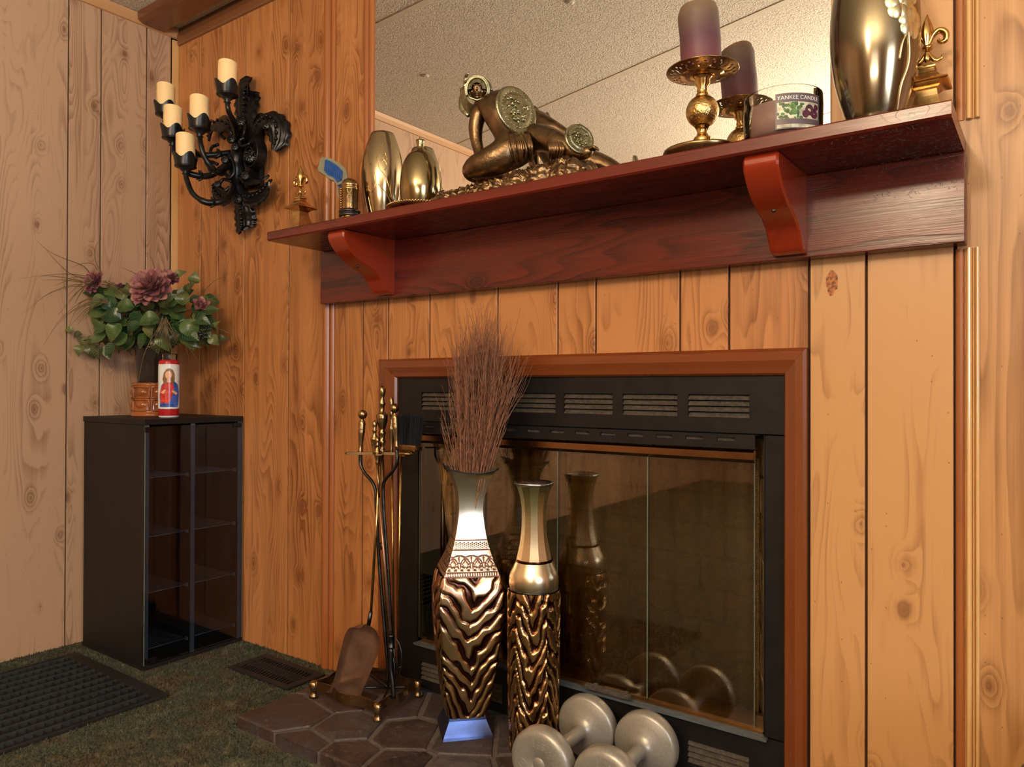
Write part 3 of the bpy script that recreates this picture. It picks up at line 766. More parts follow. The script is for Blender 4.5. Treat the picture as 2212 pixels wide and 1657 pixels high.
for r in range(rows_):
    ya = y0+.022+(y1-y0-.044)*r/rows_+.002; yb = y0+.022+(y1-y0-.044)*(r+1)/rows_-.002
    for k in range(17):
        xa = x0+.030+k*.0142; sh = .008*(1 if r % 2 else -1)
        MB().prism([(xa, ya), (xa+.006, ya), (xa+.006+sh, yb), (xa+sh, yb)], .002, .0072).build('slat', M['black_matte'], rg)

# ================================================================== tall vases by the fireplace
def put_attr(o, vals):
    a = o.data.attributes.new('relief', 'FLOAT', 'POINT'); a.data.foreach_set('value', vals)
def stripes(u, v, k, seed):
    """wavy tiger chevrons; u in [-1,1] across the face, v height in metres"""
    wob = noise.noise((u*1.3+seed, v*11, seed))*2.2 + noise.noise((u*3.5, v*30+seed, 3.1))*.9
    au = abs(u + .10*math.sin(v*22+seed))
    ph = v*k - au*3.4*(1+.25*noise.noise((v*5, seed, 0))) + wob*.7
    s_ = math.sin(ph*2*PI*.5)
    gap = noise.noise((u*3.1+9*seed, v*19, 7.7))
    val = s_ + gap*.8 + .42
    return max(0., min(1., .5+val*.95))
# --- square section vase
ORG = Vector((1.574, -.128, .036)); ANG = math.atan2(.094, .084)
HA = [(0, .0630), (.010, .0600), (.040, .0470), (.0475, .0455), (.060, .0490), (.110, .0580), (.200, .0695), (.290, .0775), (.350, .0792), (.385, .0745), (.405, .0690), (.440, .0545), (.490, .0400), (.535, .0325), (.565, .0305), (.600, .0335), (.630, .0405), (.650, .0490), (.660, .0560)]
def sq(h, face, u, bulge=0.):
    """point on a square of half-side h: face 0..3, u in [-1,1]"""
    b = h*(1+bulge*(1-u*u)); a = ANG + face*PI/2
    n_ = Vector((math.sin(a), -math.cos(a))); t_ = Vector((math.cos(a), math.sin(a)))
    return n_*b + t_*(h*u)
va = thing('tall_square_vase', 'tall four-sided metal vase with tiger stripe relief and blue foot, holding twigs', 'vase', ORG)
def square_part(name, mat, z0, z1, nu, nz, fn=None, vals=False, bulge=.03):
    m = MB(); attr = []
    for face in range(4):
        def g(i, j):
            u = -1+2*i/(nu-1); z = z0+(z1-z0)*j/(nz-1); h = sinterp(HA, z); d = 0; r = 0
            if fn: d, r = fn(u, z, face, h)
            e = max(0, 1-abs(u))**.5 if abs(u) > .9 else 1
            attr.append(r); p = sq(h+d*min(1, (1-abs(u))*12), face, u, bulge)
            zz = z
            if name == 'neck': 
                k = max(0, (z-.60)/.06); p = p*(1+.10*k*k*abs(u)**2); zz = z + .012*k*k*(abs(u)**2.2) - .004*k
            return (ORG.x+p.x, ORG.y+p.y, ORG.z+zz)
        m.grid(nu, nz, g, smooth=(name not in ('foot',)))
    o = m.build(name, mat, va, fix=True)
    if vals: put_attr(o, attr)
    return o
square_part('foot', M['foot_blue'], 0, .0475, 6, 8, bulge=0)
def tiger_fn(u, z, face, h):
    r = stripes(u, z, 46, 2.3+face); return (r-.5)*.0050, r
square_part('body', M['tiger'], .0475, .402, 56, 190, tiger_fn, True, .06)
def band_fn(u, z, face, h):
    """etched frieze: rope lines, two rows of dots and scalloped fans"""
    t_ = (z-.402)/.088; x = u*h/.055; r = .75
    if t_ < .03 or .97 < t_: r = .1
    elif t_ < .12: r = .85 if (x*9) % 1 > .4 else .1
    elif t_ < .15: r = .1
    elif t_ < .24: r = .1 if abs(((x*3.4) % 1)-.5) < .22 and abs(t_-.195) < .03 else .8
    elif t_ < .70:
        best = .8
        for c in (-.56, 0, .56, 1.12, -1.12):
            dx = (x-c)*.055; dz = (t_-.24)*.088; rr = math.hypot(dx, dz)
            if rr < .031:
                ang = math.atan2(dx, dz+1e-6)
                if abs(rr-.0285) < .0014 or abs(rr-.012) < .001: best = .1
                elif .013 < rr < .027 and abs(math.sin(ang*4.5)) < .30: best = .1
                elif .016 < rr < .026 and math.sin(rr*2600) > .6 and abs(math.sin(ang*4.5)) < .7: best = .3
        r = best
    elif t_ < .73: r = .1
    elif t_ < .92: r = .15 if math.sin(x*34)*math.sin(t_*120) > .25 else .8
    else: r = .8
    return (r-.5)*.0014, r
square_part('etched_band', M['band'], .402, .490, 90, 80, band_fn, True, .04)
square_part('neck', M['neck_a'], .490, .660, 14, 40, None, False, .05)
m = MB()
for face in range(4):
    pts = []
    for i in range(13):
        u = -1+2*i/12; p = sq(.0560, face, u, .05)*(1+.10*u*u); pts.append((ORG.x+p.x, ORG.y+p.y, ORG.z+.656+.012*abs(u)**2.2))
    m.tube(pts, .0016, 6)
m.build('rim', M['dark_iron'], va)
m = MB(); q = [sq(.060, f, -1) for f in range(4)]; m.add([(ORG.x+p.x, ORG.y+p.y, ORG.z+.002) for p in q], [(0, 1, 2, 3)]); m.build('base_plate', M['dark_iron'], va)
# --- round vase with faceted neck
OB = Vector((1.775, -.112, .036))
vb = thing('tall_round_vase', 'slimmer tall metal vase with faceted champagne neck and dark tiger relief body', 'vase', OB)
m = MB(); attr = []
def gb(i, j):
    a = 2*PI*i/168; z = .385*j/230
    r0 = interp([(0, .056), (.05, .058), (.2, .0605), (.37, .0615), (.385, .060)], z)
    u = ((a/(2*PI)*5+.35) % 1)*2-1
    r = stripes(u, z, 44, 1.0+int(a/(2*PI)*5+.35) % 5); attr.append(r); rr = r0+(r-.5)*.006
    return (OB.x+rr*math.cos(a), OB.y+rr*math.sin(a), OB.z+z)
m.grid(168, 231, gb, wrap=True); o = m.build('body', M['tiger_b'], vb); put_attr(o, attr)
MB().lathe([(.057, .383), (.0590, .3845), (.0590, .388), (.057, .389)], 48, OB).build('seam_ring', M['dark_iron'], vb)
MB().lathe(smooth_profile([(.388, .0575), (.40, .0600), (.42, .0585), (.440, .0500), (.452, .0445)], 16), 48, OB, cap=False).build('shoulder', M['neck_b'], vb)
MB().lathe([(.0440, .450), (.0455, .453), (.0440, .458)], 48, OB, cap=False).build('collar', M['tiger_b'], vb)
m = MB(); prof = smooth_profile([(.456, .0440), (.50, .0345), (.545, .0305), (.58, .0310), (.615, .0370), (.636, .0455)], 22)
m.lathe(prof, 12, OB, Matrix.Rotation(.35, 3, 'Z'), smooth=False, cap=False); m.build('neck', M['neck_b'], vb)
m = MB(); m.lathe([(.0440, .634), (.0475, .637), (.0478, .641), (.0440, .642), (.0300, .62), (.027, .58), (.0001, .57)], 48, OB, cap=False); m.build('rim', M['silver_rim'], vb)
MB().lathe([(.0001, .001), (.055, .001), (.055, .004)], 32, OB, cap=False).build('base_plate', M['dark_iron'], vb)

va.rotation_mode = 'QUATERNION'; va.rotation_quaternion = Matrix.Rotation(.018, 3, Vector((FWD.x, FWD.y, 0))).to_quaternion()
# --- twigs in the square vase
def twig(m, p, d, L, r, depth=0):
    n = 12; pts = [p.copy()]; dd = d.normalized()
    ph = rnd.uniform(0, 6); q = p.copy()
    for i in range(n):
        t_ = (i+1)/n
        j = Vector((noise.noise((ph, i*.55, 0)), noise.noise((0, ph, i*.55)), 0))*.10
        dd = (dd + j + Vector((0, 0, .03))).normalized(); q = q+dd*(L/n); pts.append(q.copy())
    m.tube(pts, [r*(1-.75*i/n) for i in range(n+1)], 4, cap=False)
    if depth < 1:
        for k in range(9):
            i = min(11, int(3+9*rnd.random()**.7)); b = pts[i]; e = (pts[i]-pts[i-1]).normalized()
            s_ = Vector((rnd.uniform(-1, 1), rnd.uniform(-1, 1), .3)).normalized()
            twig2(m, b, (e*1.0+s_*.33), L*rnd.uniform(.14, .34), r*.5)
def twig2(m, p, d, L, r):
    dd = d.normalized(); pts = [p]; q = p
    for i in range(5):
        dd = (dd+Vector((rnd.uniform(-.14, .14), rnd.uniform(-.14, .14), .07))).normalized(); q = q+dd*L/5; pts.append(q)
    m.tube(pts, [r, r*.4], 3, cap=False)
m = MB(); NB_ = Vector((ORG.x, ORG.y, ORG.z+.45))
for i in range(210):
    a = rnd.uniform(0, 2*PI); s_ = rnd.random()**.6
    top = Vector((ORG.x+.024+.085*s_*math.cos(a), ORG.y+.01+.05*s_*math.sin(a), ORG.z+.66+rnd.uniform(.20, .335)*(1 if s_ < .8 else .93)))
    st = Vector((ORG.x+.016*math.cos(a)*s_, ORG.y+.016*math.sin(a)*s_, ORG.z+.50))
    d = top-st; twig(m, st, d+Vector((0, 0, .0)), d.length, rnd.uniform(.0012, .0019))
for i in range(7):   # a few stray ones leaning right and left
    sgn = 1 if i < 4 else -1
    st = Vector((ORG.x, ORG.y, ORG.z+.55)); top = Vector((ORG.x+sgn*rnd.uniform(.07, .11)*.8, ORG.y+sgn*.05*rnd.random(), ORG.z+.66+(rnd.uniform(.18, .28) if sgn > 0 else rnd.uniform(.06, .14))))
    twig(m, st, top-st, (top-st).length, .0013)
m.v = [(x+.0085, y+.005, z) for x, y, z in m.v]; o = m.build('twig_bundle', M['twig'], fix=False)
tag(recentre(o, (ORG.x, ORG.y, ORG.z+.5)), 'bundle of thin reddish brown dried twigs standing in the square vase', 'twigs')

# ================================================================== dumbbells
def text_mesh(txt, size, depth, M4, name, mat, parent):
    c = bpy.data.curves.new('t', 'FONT'); c.body = txt; c.size = size; c.extrude = depth; c.align_x = 'CENTER'; c.align_y = 'CENTER'
    o = bpy.data.objects.new('t', c); COL.objects.link(o)
    dg = bpy.context.evaluated_depsgraph_get(); me = bpy.data.meshes.new_from_object(o.evaluated_get(dg))
    bpy.data.objects.remove(o); me.transform(M4); me.name = name
    r = bpy.data.objects.new(name, me); COL.objects.link(r); me.materials.clear(); me.materials.append(mat)
    attach(r, parent); return r
def dumbbell(pa, pb, label):
    pa = Vector(pa); pb = Vector(pb); d = (pb-pa).normalized(); mid = (pa+pb)/2
    root = thing('dumbbell', label, 'dumbbell', (mid.x, mid.y, .036), 'grey dumbbells on the hearth')
    L = (pb-pa).length
    q = Vector((0, 0, 1)).rotation_difference(d).to_matrix()
    # head profile along the axis: outer face towards -z
    hp = [(.0001, -.018), (.013, -.018), (.014, -.0165), (.0155, -.0165), (.0165, -.018), (.020, -.018), (.022, -.0195), (.052, -.0205), (.060, -.0185), (.0655, -.013), (.0675, -.006), (.0675, .010), (.0655, .0155), (.061, .0185), (.045, .0235), (.028, .030), (.019, .036), (.0165, .042)]
    hp = [(r*(1.09 if r > .025 else 1), z) for r, z in hp]
    hm = []
    for s_, c in ((1, pa), (-1, pb)):
        prof = [(r, z*s_) for r, z in hp]
        if s_ < 0: prof = prof[::-1]
        hm.append(MB().lathe(prof, 56, c, q, cap=False).build('weight_head', M['bead_grey'], root))
    gp = [(.0165, -L/2+.040), (.0150, -L/2+.055), (.0165, 0), (.0150, L/2-.055), (.0165, L/2-.040)]
    MB().lathe(smooth_profile([(z, r) for r, z in gp], 20), 24, mid, q, cap=False).build('handle', M['bead_grey'], root)
    # raised figures on the outer face
    right = d.cross(Vector((0, 0, 1))).normalized(); up = right.cross(d)
    def face_m(cx_, cz_, ang):
        R3 = Matrix((right, up, -d)).transposed() @ Matrix.Rotation(ang, 3, 'Z')
        o_ = pa + right*cx_ + up*cz_ - d*.0202
        return Matrix.Translation(o_) @ R3.to_4x4()
    text_mesh('LBS.', .022, .0012, face_m(.004, .040, -.15), 'lettering', M['bead_grey'], hm[0])
    text_mesh('10', .024, .0012, face_m(-.040, -.008, .9), 'lettering', M['bead_grey'], hm[0])
    text_mesh('10 LBS', .018, .0012, face_m(.034, .014, -1.0), 'lettering', M['bead_grey'], hm[0])
    for z_, an in ((1, .9), (1, -.9)):
        for hd, c, s_ in ((hm[0], pa, -1), (hm[1], pb, -1)):
            pass
    return root
dumbbell((1.908, -.272, .1095), (1.901, -.070, .1095), 'grey dumbbell on the hearth nearer the tall vases')
dumbbell((2.060, -.268, .1095), (2.052, -.070, .1095), 'grey dumbbell on the hearth farther right from the vases')

# ================================================================== fire tool set
TY = -.14
def T(px, py, y=TY): return at(px, py, y)
ST = Vector((1.232, -.135, .0365))
ts = thing('fire_tool_stand', 'antique brass fireplace tool stand with urn finial and footed base', 'tool stand', ST)
# base: band following a rectangle with bowed sides
cor = [Vector((1.362, -.225)), Vector((1.340, -.050)), Vector((1.115, -.052)), Vector((1.110, -.228))]
loop = []
for k in range(4):
    a, b = cor[k], cor[(k+1) % 4]; n_ = Vector(((b-a).y, -(b-a).x)).normalized()
    for i in range(26):
        t_ = i/26; loop.append(a+(b-a)*t_ + n_*(.012*math.sin(PI*t_)**2 - .010*math.sin(2*PI*t_)**2))
m = MB(); n = len(loop); vs_ = []
cen = sum(loop, Vector((0, 0)))/n
for z0, ins in ((.0540, 0), (.0810, 0), (.0810, .003), (.0540, .003)):
    for p in loop: q = p+(cen-p).normalized()*ins; vs_.append((q.x, q.y, z0))
fs = [(k*n+i, k*n+(i+1) % n, ((k+1) % 4)*n+(i+1) % n, ((k+1) % 4)*n+i) for k in range(4) for i in range(n)]
m.add(vs_, fs, False); m.build('base_band', M['old_brass'], ts)
for c in cor:
    MB().lathe([(.0001, .0), (.012, 0), (.0125, .004), (.010, .008), (.0085, .014), (.0095, .020), (.0115, .024), (.0115, .042), (.009, .044), (.0001, .044)], 18, (c.x, c.y, .0365), cap=False).build('foot', M['old_brass'], ts)
# crossing straps carrying the post
m = MB(); pc = Vector((1.285, -.110))
for a in (cor[0], cor[1], cor[2], cor[3]):
    p0 = a+(pc-a)*.03; m.tube([(p0.x, p0.y, .062), ((p0.x+pc.x)/2, (p0.y+pc.y)/2, .064), (pc.x, pc.y, .066)], .0035, 6)
m.build('cross_strap', M['dark_iron'], ts)
post_b = Vector((pc.x, pc.y, .064)); post_t = Vector((T(825, 985).x, T(825, 985).y, .727))
px_, py_ = post_t.x, post_t.y
MB().tube([post_b, post_b.lerp(post_t, .5), post_t], .0050, 12).build('post', M['old_brass'], ts)
fin = [(.006, 0), (.0125, .004), (.010, .010), (.006, .018), (.0095, .024), (.0105, .030), (.0105, .034), (.0085, .037), (.008, .046), (.0095, .050), (.0095, .053), (.012, .057), (.007, .062), (.0095, .070), (.0145, .085), (.0160, .096), (.0165, .100), (.0155, .103), (.0165, .106), (.012, .110), (.0070, .116), (.0065, .130), (.0095, .134), (.0095, .138), (.0085, .143), (.0050, .152), (.0075, .160), (.0100, .170), (.0085, .180), (.004, .186), (.0001, .187)]
MB().lathe(fin, 24, (px_, py_, .722)).build('urn_finial', M['old_brass'], ts)
# holder plate (cross with curled ends), edge on from here
hd = Vector((.81, .586, 0)).normalized(); m = MB(); pc3 = Vector((px_, py_, .722))
def strap(m, a, b, w_, t_):
    a = Vector(a); b = Vector(b); d = (b-a).normalized(); s_ = Vector((-d.y, d.x, 0))*w_/2; z = Vector((0, 0, t_/2))
    m.add([a-s_-z, a+s_-z, a+s_+z, a-s_+z, b-s_-z, b+s_-z, b+s_+z, b-s_+z], [(0,1,2,3),(7,6,5,4),(0,4,5,1),(1,5,6,2),(2,6,7,3),(3,7,4,0)])
strap(m, pc3-hd*.092, pc3+hd*.060, .022, .007)
strap(m, pc3-Vector((-hd.y, hd.x, 0))*.05, pc3+Vector((-hd.y, hd.x, 0))*.07, .016, .004)
m.sphere(pc3-hd*.092, .011, 12, (1, 1, .35)); m.sphere(pc3+hd*.060, .022, 14, (1.6, 1, .40))
m.build('tool_holder', M['old_brass'], ts)
# tongs: two ball handles on curved iron necks
tg = thing('fire_tongs', 'iron fire tongs with two brass ball handles hanging on the stand', 'tongs', (px_+.0, py_-.02, .10))
ball = [(.0048, 0), (.0075, .004), (.0055, .008), (.0060, .022), (.0088, .052), (.0098, .062), (.0090, .064), (.0102, .067), (.0090, .070), (.0100, .080), (.0085, .088), (.0045, .092), (.0050, .095)]
for s_, hx, hy, top in ((-1, 778, 978, 1), (1, 857, 968, 1)):
    yy = TY-.018
    a = at(hx, hy, yy); MB().lathe(ball+[(.0130*math.sin(t_), .1075-.0130*math.cos(t_)) for t_ in [PI*k/10 for k in range(3, 11)]], 20, a, Matrix.Rotation(s_*-.06, 3, Vector((FWD.x, FWD.y, 0)))).build('ball_handle', M['old_brass'], tg)
    if s_ < 0: path = [(778, 980), (779, 1003), (788, 1022), (803, 1040), (811, 1060), (813, 1100), (818, 1200), (826, 1300), (834, 1400), (838, 1440), (836, 1475)]
    else: path = [(857, 970), (857, 1000), (848, 1018), (834, 1034), (828, 1050), (829, 1100), (836, 1200), (842, 1300), (846, 1400), (852, 1440), (850, 1480)]
    pts = catmull([at(a_, b_, yy+.0*i) for i, (a_, b_) in enumerate(path)], 5)
    MB().tube(pts, .0046, 10).build('tong_arm', M['dark_iron'], tg)
MB().lathe([(.008, -.003), (.010, 0), (.008, .003)], 14, at(822, 1180, TY-.018), Matrix.Rotation(PI/2, 3, 'X')).build('pivot', M['dark_iron'], tg)
# shovel
sy = TY-.05
sh = thing('fire_shovel', 'ash shovel with worn copper blade leaning in the tool stand', 'shovel', at(760, 1500, sy))
a, b = at(822, 975, sy+.03), at(801, 1330, sy)
MB().tube([a, a.lerp(b, .5), b], .0036, 10).build('rod', M['brass'], sh)
def urn_handle(p, h, name, par, mat, s_=1.):
    prof = [(.004, 0), (.007, .004), (.005, .010), (.010, .030), (.012, .045), (.013, .050), (.009, .053), (.0095, .056), (.0055, .062), (.006, .070), (.0085, .073), (.005, .078), (.0075, .088), (.008, .096), (.005, .103), (.0001, .106)]
    return MB().lathe([(r*s_, z*h/.106) for r, z in prof], 18, p, cap=False).build(name, mat, par)
urn_handle(at(809, 982, sy+.03), .095, 'handle', sh, M['old_brass'], .9)
# blade: long trough, narrow at the top, flared lip at the bottom
bt, bb = at(798, 1347, sy), at(745, 1506, sy-.012)
ax = (bb-bt); L = ax.length; ax.normalize(); wd = Vector((.86, .50, .10)); wd = (wd-ax*wd.dot(ax)).normalized(); nn = ax.cross(wd); 
if nn.y > 0: nn = -nn
prof = [(0, .016), (.04, .040), (.12, .052), (.30, .054), (.5, .051), (.75, .046), (.9, .047), (1., .056)]
def bl(i, j, off=0.):
    t_ = j/30; u = -1+2*i/16; hw = sinterp(prof, t_); side = max(0, abs(u)-.62)/.38
    lift = (.026*side**1.2)*(1-.6*t_) + .012*max(0, (.10-t_)/.10)
    return bt + ax*(L*t_) + wd*(u*hw*.92) + nn*(lift+off)
m = MB(); m.grid(17, 31, lambda i, j: bl(i, j)); m.grid(17, 31, lambda i, j: bl(i, j, -.0016)); m.build('blade', M['copper_blade'], sh)
MB().tube([b+Vector((0, 0, .01)), bt+ax*.012], .0055, 8).build('socket', M['dark_iron'], sh)
# poker
pk = thing('fire_poker', 'thin brass fire poker with urn handle behind the tongs', 'poker', at(850, 1480, TY+.02))
a, b = at(846, 985, TY+.04), at(850, 1370, TY+.01)
MB().tube([a, b], .0034, 8).build('rod', M['brass'], pk)
MB().tube([b, at(852, 1420, TY+.01), at(858, 1445, TY), at(866, 1440, TY)], [.0034, .0034, .003, .001], 8).build('hook', M['dark_iron'], pk)
urn_handle(at(845, 982, TY+.04), .165, 'handle', pk, M['old_brass'], .85)
# second rod leaning across (brush handle) and the brush head on top
br = thing('hearth_brush', 'hearth brush with black bristles upright beside the tool stand', 'brush', at(862, 1400, TY+.05))
a = at(866, 975, TY+.05)
MB().tube([a, at(862, 1200, TY+.05), at(860, 1380, TY+.04)], .0034, 8).build('rod', M['brass'], br)
c = at(885, 966, TY+.05); m = MB(); m.bbox(c-Vector((.036, .014, .010)), c+Vector((.036, .014, .007)), .004); o = m.build('brush_head', M['old_brass'], br)
m = MB()
for i in range(900):
    bx = rnd.uniform(-.033, .033); by = rnd.uniform(-.012, .012); p = c+Vector((bx, by, .006)); k = bx/.033
    q = p+Vector((.007*k+rnd.gauss(0, .0015)+.004, rnd.gauss(0, .003), rnd.uniform(.070, .086)))
    m.tube([p, p.lerp(q, .6)+Vector((rnd.gauss(0, .0008), 0, 0)), q], .00045, 3, cap=False)
o = m.build('bristles', M['bristle'], br, fix=False); o['kind'] = 'stuff'
# crossed copper rod with iron socket (log lifter)
lf = thing('log_lifter', 'copper coloured rod slanting across the tool stand with an iron fork end', 'fire iron', at(845, 1490, TY-.03))
a, b = at(819, 1075, TY-.035), at(843, 1360, TY-.03)
MB().tube([a, b], [.0030, .0042], 8).build('rod', M['copper_blade'], lf)
urn_handle(at(815, 1003, TY-.03), .075, 'handle', lf, M['old_brass'], .8)
MB().tube([at(815, 1003, TY-.03), a], .003, 8).build('neck', M['old_brass'], lf)
m = MB(); m.lathe([(.009, 0), (.010, .004), (.0085, .006), (.0085, .030), (.010, .032), (.009, .036)], 14, at(845, 1400, TY-.03)); m.tube(catmull([at(845, 1398, TY-.03), at(844, 1440, TY-.03), at(849, 1480, TY-.03), at(850, 1508, TY-.03)], 4), .0065, 8)
m.tube(catmull([at(852, 1375, TY-.03), at(864, 1395, TY-.03), at(868, 1430, TY-.03), at(860, 1470, TY-.03)], 4), .002, 6); m.build('fork', M['dark_iron'], lf)

SZ = 1.3602      # top of the mantel shelf
# ================================================================== brass fleur-de-lis obelisks
def finial(x, y, label, rot=0.):
    root = thing('fleur_de_lis_finial', label, 'ornament', (x, y, SZ), 'brass fleur-de-lis ornaments on the mantel')
    Rz = Matrix.Rotation(rot, 3, 'Z')
    def sqloft(rows, name, mat, par):
        m = MB(); vs_ = []
        for h, z in rows:
            for a, b in ((-h, -h), (h, -h), (h, h), (-h, h)): vs_.append(Rz @ Vector((a, b, 0)) + Vector((x, y, SZ+z)))
        n = len(rows); fs = [(k*4+i, k*4+(i+1) % 4, (k+1)*4+(i+1) % 4, (k+1)*4+i) for k in range(n-1) for i in range(4)]
        fs += [(3, 2, 1, 0), ((n-1)*4, (n-1)*4+1, (n-1)*4+2, (n-1)*4+3)]
        m.add(vs_, fs); return m.build(name, mat, par)
    rows = [(.048, 0), (.048, .006), (.044, .008)]
    for k in range(13):
        t_ = k/12; h = .042*(1-t_)**1.15+.0175*t_**.6*(1) if t_ > 0 else .042
        rows.append((max(.0165, .042-.0255*sinterp([(0, 0), (.2, .30), (.5, .66), (.8, .92), (1, 1)], t_)), .010+.068*t_))
    sqloft(rows, 'pyramid', M['gold_metal'], root)
    sqloft([(.0165, .078), (.019, .081), (.022, .084), (.034, .088), (.036, .090), (.034, .0925), (.022, .100), (.018, .106), (.013, .112), (.0115, .118), (.014, .120), (.014, .1225), (.009, .126), (.007, .130)], 'cap', M['gold_metal'], root)
    # fleur-de-lis in the plane facing the room
    base = Vector((x, y, SZ+.128)); ux = Rz @ Vector((1, 0, 0)); uy = Rz @ Vector((0, 1, 0))
    m = MB()
    def lobe(pts, rad, fl_=.55):
        P = catmull([base+ux*a+Vector((0, 0, b)) for a, b in pts], 5); m.tube(P, [sinterp(rad, i/(len(P)-1)) for i in range(len(P))], 10, flat=fl_)
    petal = [(0, .004), (.12, .006), (.45, .0115), (.7, .0095), (1, .0008)]
    lobe([(0, .030), (0, .050), (0, .070), (0, .092)], petal, .6)
    for s_ in (-1, 1):
        lobe([(0, .034), (.010*s_, .052), (.020*s_, .058), (.029*s_, .050), (.028*s_, .038), (.020*s_, .037), (.017*s_, .043)], [(0, .003), (.3, .0060), (.7, .0055), (1, .003)], .8)
        lobe([(0, .026), (.006*s_, .014), (.014*s_, .006), (.022*s_, .008), (.024*s_, .014)], [(0, .003), (.4, .0048), (1, .002)], .8)
    lobe([(0, .028), (0, .014), (0, .002)], [(0, .0035), (.6, .0070), (1, .0015)], .7)
    m.lathe([(.0085, -.003), (.0095, 0), (.0085, .003)], 14, base+Vector((0, 0, .031)))
    m.build('fleur_de_lis', M['brass'], root)
    return root
finial(.925, -.135, 'brass fleur-de-lis ornament at the far left end of the mantel')
finial(2.604, -.074, 'brass fleur-de-lis ornament behind the big vase at the right end')

# ================================================================== toy ray gun standing muzzle down
rx, ry = 1.19, -.175
rgn = thing('toy_ray_gun', 'toy ray gun with blue grip standing on its brass muzzle', 'toy', (rx, ry, SZ))
m = MB(); m.lathe([(.026, 0), (.027, .002), (.0250, .004), (.0250, .018), (.027, .020)], 28, (rx, ry, SZ)); 
for k in range(10):
    a = 2*PI*k/10; m.tube([(rx+.0255*math.cos(a), ry+.0255*math.sin(a), SZ+.003), (rx+.0255*math.cos(a), ry+.0255*math.sin(a), SZ+.019)], .0022, 6)
m.build('muzzle', M['brass'], rgn)
MB().lathe([(.0275, .020), (.0300, .022), (.0300, .027), (.0275, .029), (.0275, .031), (.0300, .033), (.0300, .038), (.0260, .040)], 28, (rx, ry, SZ)).build('collar', M['dark_iron'], rgn)
MB().lathe([(.0225, .040), (.0235, .043), (.0235, .094), (.0250, .096), (.0250, .102), (.0225, .105), (.0250, .107), (.0235, .114), (.0170, .124), (.008, .129), (.0001, .130)], 28, (rx, ry, SZ)).build('barrel', M['old_brass'], rgn)
m = MB(); off = RIGHT*.004 - Vector((FWD.x, FWD.y, 0))*.0232; tr_ = Vector((_r.x, _r.y, 0))
for k in range(3):
    c = Vector((rx, ry, SZ+.052+.020*k)) + off
    ring = [c + tr_*(.0055*math.cos(a)) + Vector((0, 0, .0085*math.sin(a))) for a in [2*PI*i/14 for i in range(15)]]
    m.tube(ring, .0012, 6, cap=False)
m.build('oval_trim', M['old_brass'], rgn)
m = MB()
for k in range(9):
    c = Vector((rx, ry, SZ+.044+.0066*k)); m.tube([c - tr_*.0190 - Vector((FWD.x, FWD.y, 0))*.017, c - tr_*.0260 - Vector((FWD.x, FWD.y, 0))*.010], .0022, 6)
m.build('cooling_fins', M['brass'], rgn)
def G(px, py, d=0.): return at(px, py, ry+.0+d)
outl = [(744, 397), (730, 402), (722, 392), (712, 388), (703, 380), (690, 372), (688, 366), (694, 345), (700, 341), (716, 344), (734, 354), (748, 366), (752, 385)]
m = MB(); n = len(outl); vv = Vector((FWD.x, FWD.y, 0)).normalized()
m.add([G(a, b)-vv*.009 for a, b in outl]+[G(a, b)+vv*.009 for a, b in outl], [tuple(range(n)), tuple(range(2*n-1, n-1, -1))]+[(i, n+i, n+(i+1) % n, (i+1) % n) for i in range(n)])
gp = m.build('grip', M['grip_grey'], rgn)
inn = [(740, 391), (730, 396), (722, 385), (711, 381), (703, 372), (706, 347), (716, 351), (730, 360), (742, 372)]
m = MB(); n = len(inn); m.add([G(a, b)-vv*.0118 for a, b in inn]+[G(a, b)-vv*.008 for a, b in inn], [tuple(range(n)), tuple(range(2*n-1, n-1, -1))]+[(i, n+i, n+(i+1) % n, (i+1) % n) for i in range(n)])
for k in range(10):
    t_ = k/9; a0 = G(705+36*t_, 349+22*t_); a1 = G(703+36*t_, 371+22*t_); m.tube([a0-vv*.0118, a1-vv*.0118], .0009, 4)
m.sphere(G(724, 370)-vv*.012, .0028, 10)
m.build('grip_panel', M['blue'], gp)
MB().tube([G(731, 398), G(729, 412), G(731, 424), G(738, 430), G(743, 428)], .0026, 8).tube([G(742, 398), G(742, 430)], .0026, 8).build('trigger_guard', M['grip_grey'], rgn)
m = MB(); tp = [(732, 396), (741, 398), (741, 413), (734, 407)]; m.add([G(a, b)-vv*.003 for a, b in tp]+[G(a, b)+vv*.003 for a, b in tp], [(0,1,2,3),(7,6,5,4),(0,4,5,1),(1,5,6,2),(2,6,7,3),(3,7,4,0)]); m.build('trigger', M['blue'], rgn)

# ================================================================== gold vases on the shelf
def engraved(m, cx_, cy_, prof, curves, side, r_=.0014):
    """fine raised line work following the body"""
    zr = [(z, r) for r, z in prof]
    for cv in curves:
        pts = []
        for a, z in cv:
            r = interp(zr, z)+.0003; pts.append(Vector((cx_+r*math.cos(side+a), cy_+r*math.sin(side+a), SZ+z)))
        m.tube(catmull(pts, 5), r_, 5)
v1 = thing('gold_vase', 'golden metal vase with engraved blossom branch, left of the other gold vase', 'vase', (1.232, -.090, SZ), 'engraved gold vases on the mantel')
prof = smooth_profile([(0, .034), (.004, .037), (.030, .0435), (.085, .055), (.140, .0595), (.185, .0570), (.225, .0490), (.252, .0400), (.266, .0345), (.270, .0325)], 44)
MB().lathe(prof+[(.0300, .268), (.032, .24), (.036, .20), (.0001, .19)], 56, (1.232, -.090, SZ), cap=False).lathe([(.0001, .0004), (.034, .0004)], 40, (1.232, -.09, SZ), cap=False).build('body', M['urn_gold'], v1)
side = math.atan2(CAM.y+.09, CAM.x-1.232)
m = MB()
